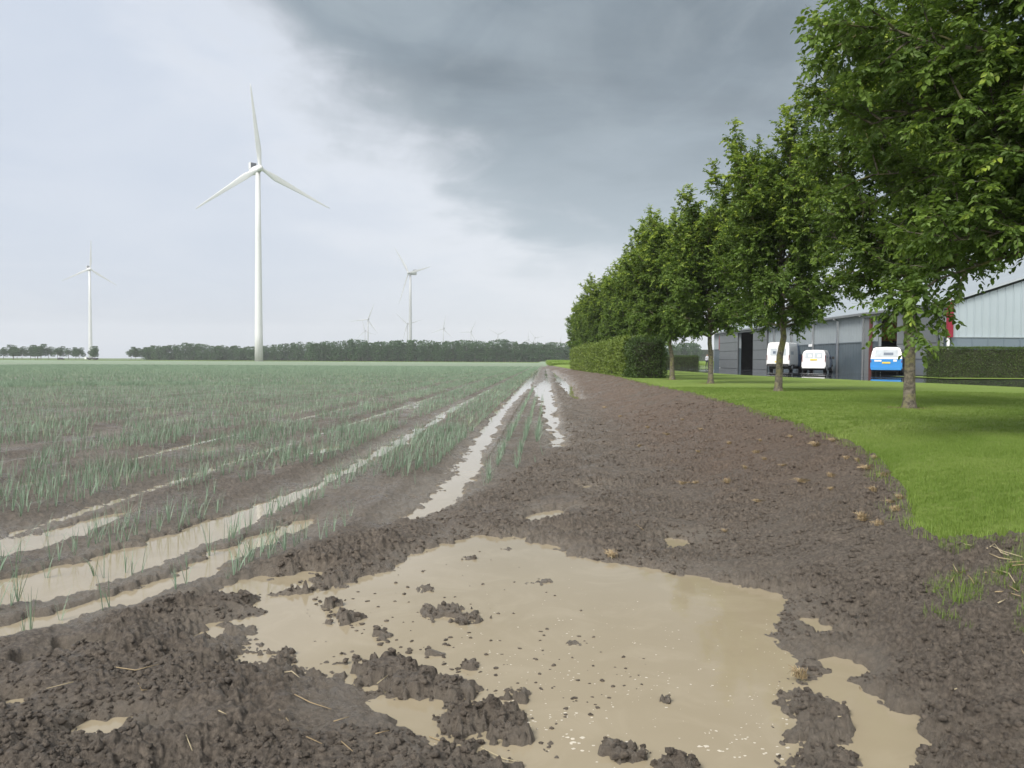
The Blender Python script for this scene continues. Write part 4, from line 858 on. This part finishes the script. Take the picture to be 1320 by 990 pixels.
for rrow in rows:
    for (ya, yb, dy) in ((1.8, 17, .085), (17, 46, .14)):
        y = np.arange(ya, yb, dy); y = y + rng.uniform(-.04, .04, len(y)); x = rrow + ROWK * y + rng.normal(size=len(y)) * .02; m = (np.abs(x / y) < .72); PX.append(np.stack([x[m], y[m]], 1))
    y = np.arange(46, 165, .42); y = y + rng.uniform(-.2, .2, len(y)); x = rrow + ROWK * y + rng.normal(size=len(y)) * .03; m = (np.abs(x / y) < .72) & (rrow < -1); PX.append(np.stack([x[m], y[m]], 1))
PX = np.concatenate(PX); x, y = PX[:, 0], PX[:, 1]; r_ = x - ROWK * y; d0 = np.hypot(x, y)
z, a_ = soil_height(x, y)
dens = fbm(x * .55, y * .3, 3, 16) + .35 * fbm(x * 2.2, y * 1.1, 2, 17)
thr = np.where(d0 < 9, .02, np.where(d0 < 14, -.16, np.where(d0 < 40, -.42, -.6))) + np.where(r_ > -1.1, .05, 0) - .35 * sm((-r_ - 6) / 4) + .22 * np.exp(-((d0 - 17 - 2 * pn(x * .2, y * .2, 4)) / 5) ** 2) * sm((-r_ - 3) / 3) 
keep = (dens > thr) & (a_['head'] < .35) & ((z > .012) | (rng.random(len(x)) < .12)) & (z > -.03)
x, y, z, d0 = x[keep], y[keep], z[keep], d0[keep]
order = np.argsort(d0); x, y, z, d0 = x[order], y[order], z[order], d0[order]
onion_me = [np_mesh('onion_plant', V, F, ONION, True, dict(tint=T)) for V, F, T in var]
man = [(31, 816), (40, 812), (78, 800), (122, 742), (134, 745), (162, 738), (170, 742), (182, 745), (318, 733), (322, 730), (205, 690), (230, 684), (150, 705), (270, 716), (60, 745), (300, 700), (345, 690), (20, 745), (96, 722), (250, 672), (430, 700), (445, 690), (452, 676), (700, 590), (690, 600)]
mg = np.array([gpt(*p) for p in man]); x = np.concatenate([mg[:, 0], x]); y = np.concatenate([mg[:, 1], y]); z = np.concatenate([np.maximum(zat(mg[:, 0], mg[:, 1]), -.02), z]); d0 = np.concatenate([np.hypot(mg[:, 0], mg[:, 1]), d0])
for i in range(300):
    o = link(onion_me[i % 12], 'onion_plant'); o.location = (x[i], y[i], z[i]); s = random.uniform(.8, 1.15); o.scale = (s, s, s); o.rotation_euler = (0, 0, random.uniform(0, 6.28)); tag(o, 'young onion plant with upright tubular leaves at the muddy near edge of the field', 'onion plant', 'onion plants nearest the muddy headland')
def scatter(lst, xs, ys, zs, name, mat, rng, smin=.8, smax=1.2):
    VV = []; FF = []; TT = []; n0 = 0; vi = rng.integers(0, len(lst), len(xs)); rot = rng.uniform(0, 2 * PI, len(xs)); sc_ = rng.uniform(smin, smax, len(xs))
    for k, (V, F, T) in enumerate(lst):
        m = vi == k; n = int(m.sum())
        if not n: continue
        c_, s_ = np.cos(rot[m])[:, None], np.sin(rot[m])[:, None]; q = sc_[m][:, None]
        W = np.stack([(V[None, :, 0] * c_ - V[None, :, 1] * s_) * q + xs[m][:, None], (V[None, :, 0] * s_ + V[None, :, 1] * c_) * q + ys[m][:, None], V[None, :, 2] * q + zs[m][:, None]], 2)
        VV.append(W.reshape(-1, 3)); FF.append((F[None] + (np.arange(n) * len(V))[:, None, None]).reshape(-1, F.shape[1]) + n0); n0 += n * len(V); TT.append(np.clip(np.tile(T, n) + np.repeat(rng.uniform(-.15, .2, n) + .35 * fbm(xs[m] * .6, ys[m] * .45, 3, 19), len(V)), 0, 1))
    return link(np_mesh(name, np.concatenate(VV), np.concatenate(FF), mat, True, dict(tint=np.concatenate(TT))), name)
i1 = 300; m1 = np.arange(len(x)) >= i1
n_ = m1 & (d0 < 17)
me1 = scatter([v for v in var if 1], x[n_], y[n_], z[n_], 'onion_crop', ONION, rng); tag(me1, 'mass of blue green onion leaves covering the field beds', 'crop', kind='stuff')
n_ = m1 & (d0 >= 17) & (d0 < 46); o = scatter(var_m, x[n_], y[n_], z[n_], 'onion_crop_middle', ONION, rng, .85, 1.2); o.parent = me1
n_ = m1 & (d0 >= 46); o = scatter(var_f, x[n_], y[n_], z[n_], 'onion_crop_far', ONION, rng, .85, 1.2); o.parent = me1
print('onions', len(x))

# ---------------------------------------------------------------- grass
def blades(rng, n, L_, w):
    out = []
    for i in range(n):
        az = rng.uniform(0, 2 * PI); ln = rng.uniform(.1, .8); l = L_ * rng.uniform(.6, 1.2); c_, s_ = math.cos(az), math.sin(az); bx, by = rng.normal(size=2) * L_ * .35
        out.append(np.array([[bx - s_ * w / 2, by + c_ * w / 2, -.01], [bx + s_ * w / 2, by - c_ * w / 2, -.01], [bx + c_ * l * ln * .9, by + s_ * l * ln * .9, l * (1 - ln * .4)]]))
    V = np.concatenate(out); F = np.arange(len(V)).reshape(-1, 3); T = np.repeat(rng.random(n) * .8, 3); return V, F, T
gv = [blades(rng, 14, .034, .004) for _ in range(8)]
def lawn_pts(n, rmin, rmax, amin, amax):
    a = np.radians(rng.uniform(amin, amax, n)); r_ = np.sqrt(rng.uniform(rmin ** 2, rmax ** 2, n)); x, y = r_ * np.sin(a), r_ * np.cos(a); s_ = poly_sd(x, y, LAWN) + .05 * fbm(x * 5, y * 5, 3, 14); m = (s_ < .06)
    for tx, ty in ROW: m &= np.hypot(x - tx, y - ty) > rng.uniform(.2, .5, n)
    z = H(x, y) + np.minimum(.035, -s_ * .5); return x[m], y[m], z[m]
x, y, z = lawn_pts(30000, 5, 11, 14, 36); lg = scatter(gv, x, y, z, 'lawn_grass', GRASS, rng); tag(lg, 'short bright green grass of the mown lawn', 'grass', kind='stuff')
gv2 = [blades(rng, 9, .045, .010) for _ in range(6)]
x, y, z = lawn_pts(42000, 10.5, 26, 10, 36); o = scatter(gv2, x, y, z, 'lawn_grass_middle', GRASS, rng, .7, 1.1); o.parent = lg
# taller ragged grass on the lawn's torn edge
gv3 = [blades(rng, 10, .11, .005) for _ in range(8)]
EX = []
for a, b_ in zip(LAWN[:17], LAWN[1:17]):
    n = int(max(4, min(160, math.hypot(a[0] - b_[0], a[1] - b_[1]) * 22))); t_ = rng.random(n); EX.append(np.stack([a[0] + (b_[0] - a[0]) * t_ + rng.normal(size=n) * .07, a[1] + (b_[1] - a[1]) * t_ + rng.normal(size=n) * .07], 1))
EX = np.concatenate(EX); z, _ = soil_height(EX[:, 0], EX[:, 1]); o = scatter(gv3, EX[:, 0], EX[:, 1], z, 'lawn_edge_grass', GRASS, rng, .6, 1.2); tag(o, 'ragged longer grass along the torn edge of the lawn', 'grass', kind='stuff')
n = 480; a = np.array([gpt(rng.uniform(1190, 1345), rng.uniform(706, 830)) for _ in range(n)]); kp = fbm(a[:, 0] * 3, a[:, 1] * 3, 2, 6) + .25 * (a[:, 0] - 3.0) > -.1; a = a[kp]; z, _ = soil_height(a[:, 0], a[:, 1])
o = scatter(gv3, a[:, 0], a[:, 1], z, 'trodden_grass', GRASS, rng, .3, .75); tag(o, 'thin flattened green grass in the muddy corner below the lawn', 'grass', kind='stuff')
# dry grass tufts
def tuft(rng, n, L_, flat_):
    V = []; F = []; T = []
    for i in range(n):
        az = rng.uniform(0, 2 * PI); l = L_ * rng.uniform(.5, 1.1); ln = rng.uniform(.4, 1.0) if flat_ else rng.uniform(.1, .7); c_, s_ = math.cos(az), math.sin(az); n0 = len(V); w = .0014; b0 = rng.normal(size=2) * .02
        for k in range(4):
            s = k / 3; r_ = l * ln * s; zz = l * (1 - ln * .75) * s * (1 - .4 * s * s) + .01 * (k > 0); V += [(b0[0] + c_ * r_ - s_ * w, b0[1] + s_ * r_ + c_ * w, zz), (b0[0] + c_ * r_ + s_ * w, b0[1] + s_ * r_ - c_ * w, zz + .002)]; T += [rng.random()] * 2
        for k in range(3): a = n0 + 2 * k; F.append((a, a + 1, a + 3, a + 2))
    return np_mesh('dry_grass_tuft', np.array(V), np.array(F), DRYG, True, dict(tint=np.array(T)))
tm_ = [tuft(rng, 110, .10, i % 2) for i in range(5)]
TU = [(1030, 878, 1.0), (789, 722, .8), (888, 627, .9), (880, 630, 1.1), (897, 628, .8), (938, 628, .9), (976, 655, .9), (1070, 622, .9), (1032, 637, 1.0), (1110, 673, 1.0), (1133, 686, 1.1), (1112, 676, .8), (1125, 640, .9), (1148, 658, .8), (1092, 600, 1.0), (1105, 604, 1.0), (1050, 582, 1.0), (1140, 622, 1.0), (1075, 577, .9),
      (900, 590, .9), (940, 578, .9), (860, 565, 1.0), (835, 555, 1.0), (905, 560, 1.0), (975, 590, 1.0), (985, 600, .8), (1010, 610, .8), (800, 540, 1.1), (870, 600, .8), (825, 580, .8), (960, 612, .8), (935, 690, .6), (1072, 640, .6), (1118, 612, .9), (1128, 600, .9), (980, 575, .8), (1020, 570, .8), (880, 545, .9), (780, 528, 1.0), (1160, 650, .9), (1155, 668, .8)]
for i, (px, py, s) in enumerate(TU):
    gxp, gyp = gpt(px, py); o = link(tm_[i % 5], 'dry_grass_tuft'); o.location = (gxp, gyp, float(zat(gxp, gyp)[0]) + .004); s *= .85; o.scale = (s * random.uniform(.8, 1.2),) * 3; o.rotation_euler = (random.uniform(-.2, .2), random.uniform(-.2, .2), i * 1.1)
    tag(o, 'straw coloured tuft lying alone at the right edge of the large puddle' if i == 0 else 'orange brown grass tuft on the far shore of the large puddle' if i == 1 else 'dry grass tuft beside the torn edge of the lawn' if px > 1085 else 'dry straw coloured grass tuft lying amid the brown clods away from the lawn', 'grass tuft', 'dry grass tufts scattered on the churned soil')
# straw stems and withered stalks
def stalk(pts, r=.0025):
    g = MB(); P_ = []
    for (px, py) in pts: xx, yv = gpt(px, py); P_.append((xx, yv, float(zat(xx, yv)[0]) + .012))
    zz = sum(p[2] for p in P_) / len(P_); P_ = [(a, b_, max(c_, zz)) for a, b_, c_ in P_]; c0 = P_[0]; g.tube([(a - c0[0], b_ - c0[1], c_ - c0[2]) for a, b_, c_ in P_], [r] * (len(P_) - 1) + [r * .5], 5); o = g.build('straw_stem', DRYG, None, True); o.location = c0
    at_ = o.data.attributes.new('tint', 'FLOAT', 'POINT'); at_.data.foreach_set('value', np.full(len(o.data.vertices), random.uniform(.5, 1.0), np.float32))
    tag(o, 'withered pale stalk in the muddy corner below the lawn' if pts[0][0] > 1215 and pts[0][1] < 800 else 'thin pale straw stem on the mud right of the large puddle' if pts[0][0] > 800 else 'thin pale straw stem on the wet mud left of the large puddle', 'straw', 'loose straw stems lying on the mud'); return o
for pts in ([(150, 882), (175, 886), (205, 880)], [(178, 900), (183, 910), (190, 909)], [(367, 882), (376, 884), (386, 889)], [(380, 912), (400, 920), (427, 929)], [(553, 952), (570, 958), (592, 972)], [(620, 972), (650, 982), (675, 988)], [(484, 965), (502, 959)], [(440, 978), (455, 990)], [(1080, 940), (1096, 931)], [(282, 948), (292, 950)], [(395, 975), (415, 985)],
            [(610, 700), (618, 694)], [(1108, 882), (1112, 892)], [(486, 895), (500, 890)], [(820, 687), (830, 694)], [(95, 905), (60, 912)], [(240, 970), (248, 985)], [(430, 945), (450, 940)], [(1316, 860), (1320, 866)], [(1230, 908), (1242, 902)], [(360, 930), (372, 945)]): stalk(pts)
for pts in ([(1225, 752), (1238, 756), (1248, 750)], [(1228, 745), (1234, 755)], [(1226, 764), (1230, 756)], [(1243, 750), (1252, 762), (1255, 770)], [(1268, 760), (1278, 756), (1290, 758)], [(1285, 752), (1300, 757), (1308, 770)], [(1272, 727), (1282, 720), (1290, 730), (1300, 733)], [(1275, 730), (1288, 735), (1305, 737)], [(1278, 722), (1292, 728), (1318, 735)], [(1300, 745), (1330, 742)], [(1304, 750), (1330, 748)],
            [(1282, 784), (1295, 780), (1305, 785), (1315, 790)], [(1286, 798), (1296, 790)], [(1230, 718), (1252, 723)], [(1300, 770), (1312, 778)]): stalk(pts, .004)
# foam flecks on the brown water
fm = simple('foam', (.50, .455, .38), .6, .1, 30); V = []; F = []
def fleck(x, y, s):
    n0 = len(V); k = 9
    for i in range(k): q = 2 * PI * i / k; r_ = s * random.uniform(.55, 1.2); V.append((x + r_ * math.cos(q) * 1.2, y + r_ * math.sin(q), .0005))
    V.append((x, y, .0015 + s * .08)); F.extend([(n0 + i, n0 + (i + 1) % k, n0 + k) for i in range(k)])
random.seed(5)
pudA = PUDW[0][0]
cand = 0
for i in range(420):
    px, py = random.uniform(560, 1040), random.triangular(700, 1000, 900); xx, yv = gpt(px, py)
    fleck(xx, yv, random.choice([.0015, .002, .002, .003, .004, .005]) * random.uniform(.7, 1.2))
for (px, py, s) in ((747, 955, .022), (756, 965, .016), (740, 962, .014), (728, 950, .014), (700, 940, .01), (710, 925, .012), (725, 926, .012), (735, 920, .013), (684, 930, .012), (960, 950, .014), (920, 945, .013), (935, 965, .016), (955, 975, .016), (985, 968, .014), (1005, 975, .015), (1015, 895, .012), (1022, 915, .014), (905, 965, .018), (912, 948, .012), (1010, 930, .012), (1008, 962, .014), (640, 842, .01), (735, 817, .012), (728, 868, .009), (733, 875, .009), (800, 960, .012), (785, 968, .01), (975, 900, .01), (1012, 897, .01)):
    for j in range(3): xx, yv = gpt(px + random.uniform(-9, 9), py + random.uniform(-4, 4)); fleck(xx, yv, s * random.uniform(.25, .6))
o = mesh_obj('foam_flecks', V, F, fm, None, True); tag(o, 'small pale foam flecks floating on the large brown puddle', 'foam', kind='stuff')

# loose clods lying on the churned soil
def ico():
    import bmesh
    bm = bmesh.new(); bmesh.ops.create_icosphere(bm, subdivisions=1, radius=1); V = np.array([v.co[:] for v in bm.verts]); F = np.array([[v.index for v in f.verts] for f in bm.faces]); bm.free(); return V, F
IV, IF = ico(); cl = []
for i in range(10):
    q = IV + 0; n = sum(.2 / (k + 1) ** .6 * np.sin(q @ rng.normal(size=3) * (2.2 + 2 * k) + rng.uniform(0, 6)) for k in range(5)); q = q * (1 + n)[:, None] * np.array([1, rng.uniform(.7, 1), rng.uniform(.5, .8)]); cl.append((q, IF, np.zeros(len(q))))
n = 46000; a = np.radians(rng.uniform(-38, 38, n)); r_ = 2.2 * (20 / 2.2) ** rng.random(n); x, y = r_ * np.sin(a), r_ * np.cos(a); z, aa = soil_height(x, y); kp = (aa['head'] > .6) & (z > .004) & (aa['sdl'] > .05) & ((fbm(x * 1.3, y * 1.3, 3, 66) > -.15)); x, y, z, r_ = x[kp], y[kp], z[kp], r_[kp]
sz = .0035 + .018 * rng.random(len(x)) ** 6 + .0009 * r_; print('clods', len(sz))
CR = np.array(CRUMB); x = np.concatenate([x, CR[:, 0]]); y = np.concatenate([y, CR[:, 1]]); z = np.concatenate([z, np.zeros(len(CR)) - .003]); sz = np.concatenate([sz, CR[:, 2]])
VV = []; FF = []; n0 = 0; vi = rng.integers(0, 10, len(x)); ro = rng.uniform(0, 6.28, len(x))
for k in range(10):
    m = vi == k; Vk = cl[k][0]; c_, s_ = np.cos(ro[m])[:, None], np.sin(ro[m])[:, None]; q = sz[m][:, None]; W = np.stack([(Vk[None, :, 0] * c_ - Vk[None, :, 1] * s_) * q + x[m][:, None], (Vk[None, :, 0] * s_ + Vk[None, :, 1] * c_) * q + y[m][:, None], Vk[None, :, 2] * q + z[m][:, None] + q * .2], 2)
    VV.append(W.reshape(-1, 3)); FF.append((IF[None] + (np.arange(m.sum()) * len(Vk))[:, None, None]).reshape(-1, 3) + n0); n0 += int(m.sum()) * len(Vk)
VV = np.concatenate(VV); xx, yv = VV[:, 0], VV[:, 1]; rs = sm((xx - .03 * yv - 1.1) / 1.6) * sm((yv - 5.5) / 5)
o = link(np_mesh('soil_clods', VV, np.concatenate(FF), gm, True, dict(rust=rs, silt=np.zeros(len(VV)), crop=np.zeros(len(VV)), turf=np.zeros(len(VV)))), 'soil_clods'); tag(o, 'loose crumbly dark clods strewn over the churned headland', 'soil clods', kind='stuff')

# ---------------------------------------------------------------- far crops and verge
g = MB(); xa = [(8.2, 158), (9.6, 205), (19, 420), (120, 420), (60, 158)]
top = [(a, b_, float(H(a, b_)) + .75) for a, b_ in xa]; bot = [(a, b_, float(H(a, b_)) - .1) for a, b_ in xa]; n_ = len(xa)
g.add(top + bot, [tuple(range(n_))[::-1]] + [(i, (i + 1) % n_, n_ + (i + 1) % n_, n_ + i) for i in range(n_)])
gr = g.build('grain_crop', simple('grain_green', (.20, .29, .07), .9, .2, .3)); tag(gr, 'pale yellow green standing crop beyond the end of the headland', 'crop', kind='stuff')
gb = [blades(rng, 14, .55, .03) for _ in range(6)]
n = 9000; y = 156 + 240 * rng.random(n) ** 2.2; x = np.interp(y, [156, 205, 420], [8.0, 9.4, 18.8]) + 45 * rng.random(n) ** 2; z = H(x, y) + np.where((y < 160) | (rng.random(n) < .3), 0.05, .45); o = scatter(gb, x, y, z, 'grain_stalks', GRAIN, rng, .8, 1.2); o.parent = gr
n = 16000; y = 445 + 18 * rng.random(n); x = -330 + 350 * rng.random(n); gl = [blades(rng, 10, .7, .08) for _ in range(5)]
o = scatter(gl, x, y, np.zeros(n) + .02, 'verge_grass', GRAIN, rng, .3, .75); tag(o, 'thin yellow green grass verge at the far end of the field', 'grass', kind='stuff')

# ---------------------------------------------------------------- rainy air
g = MB(); g.box(-4200, 4200, -4200, 4200, -1.3, 175)
hm = bpy.data.materials.new('haze'); hm.use_nodes = True; t = hm.node_tree; t.nodes.clear(); pv = nd(t, 'ShaderNodeVolumePrincipled'); pv.inputs['Color'].default_value = (.93, .955, 1, 1); pv.inputs['Density'].default_value = .00024; pv.inputs['Anisotropy'].default_value = 0.0
out = nd(t, 'ShaderNodeOutputMaterial'); t.links.new(pv.outputs[0], out.inputs['Volume']); o = g.build('haze', hm); tag(o, 'pale rainy haze filling the air over the field', 'haze', kind='stuff')
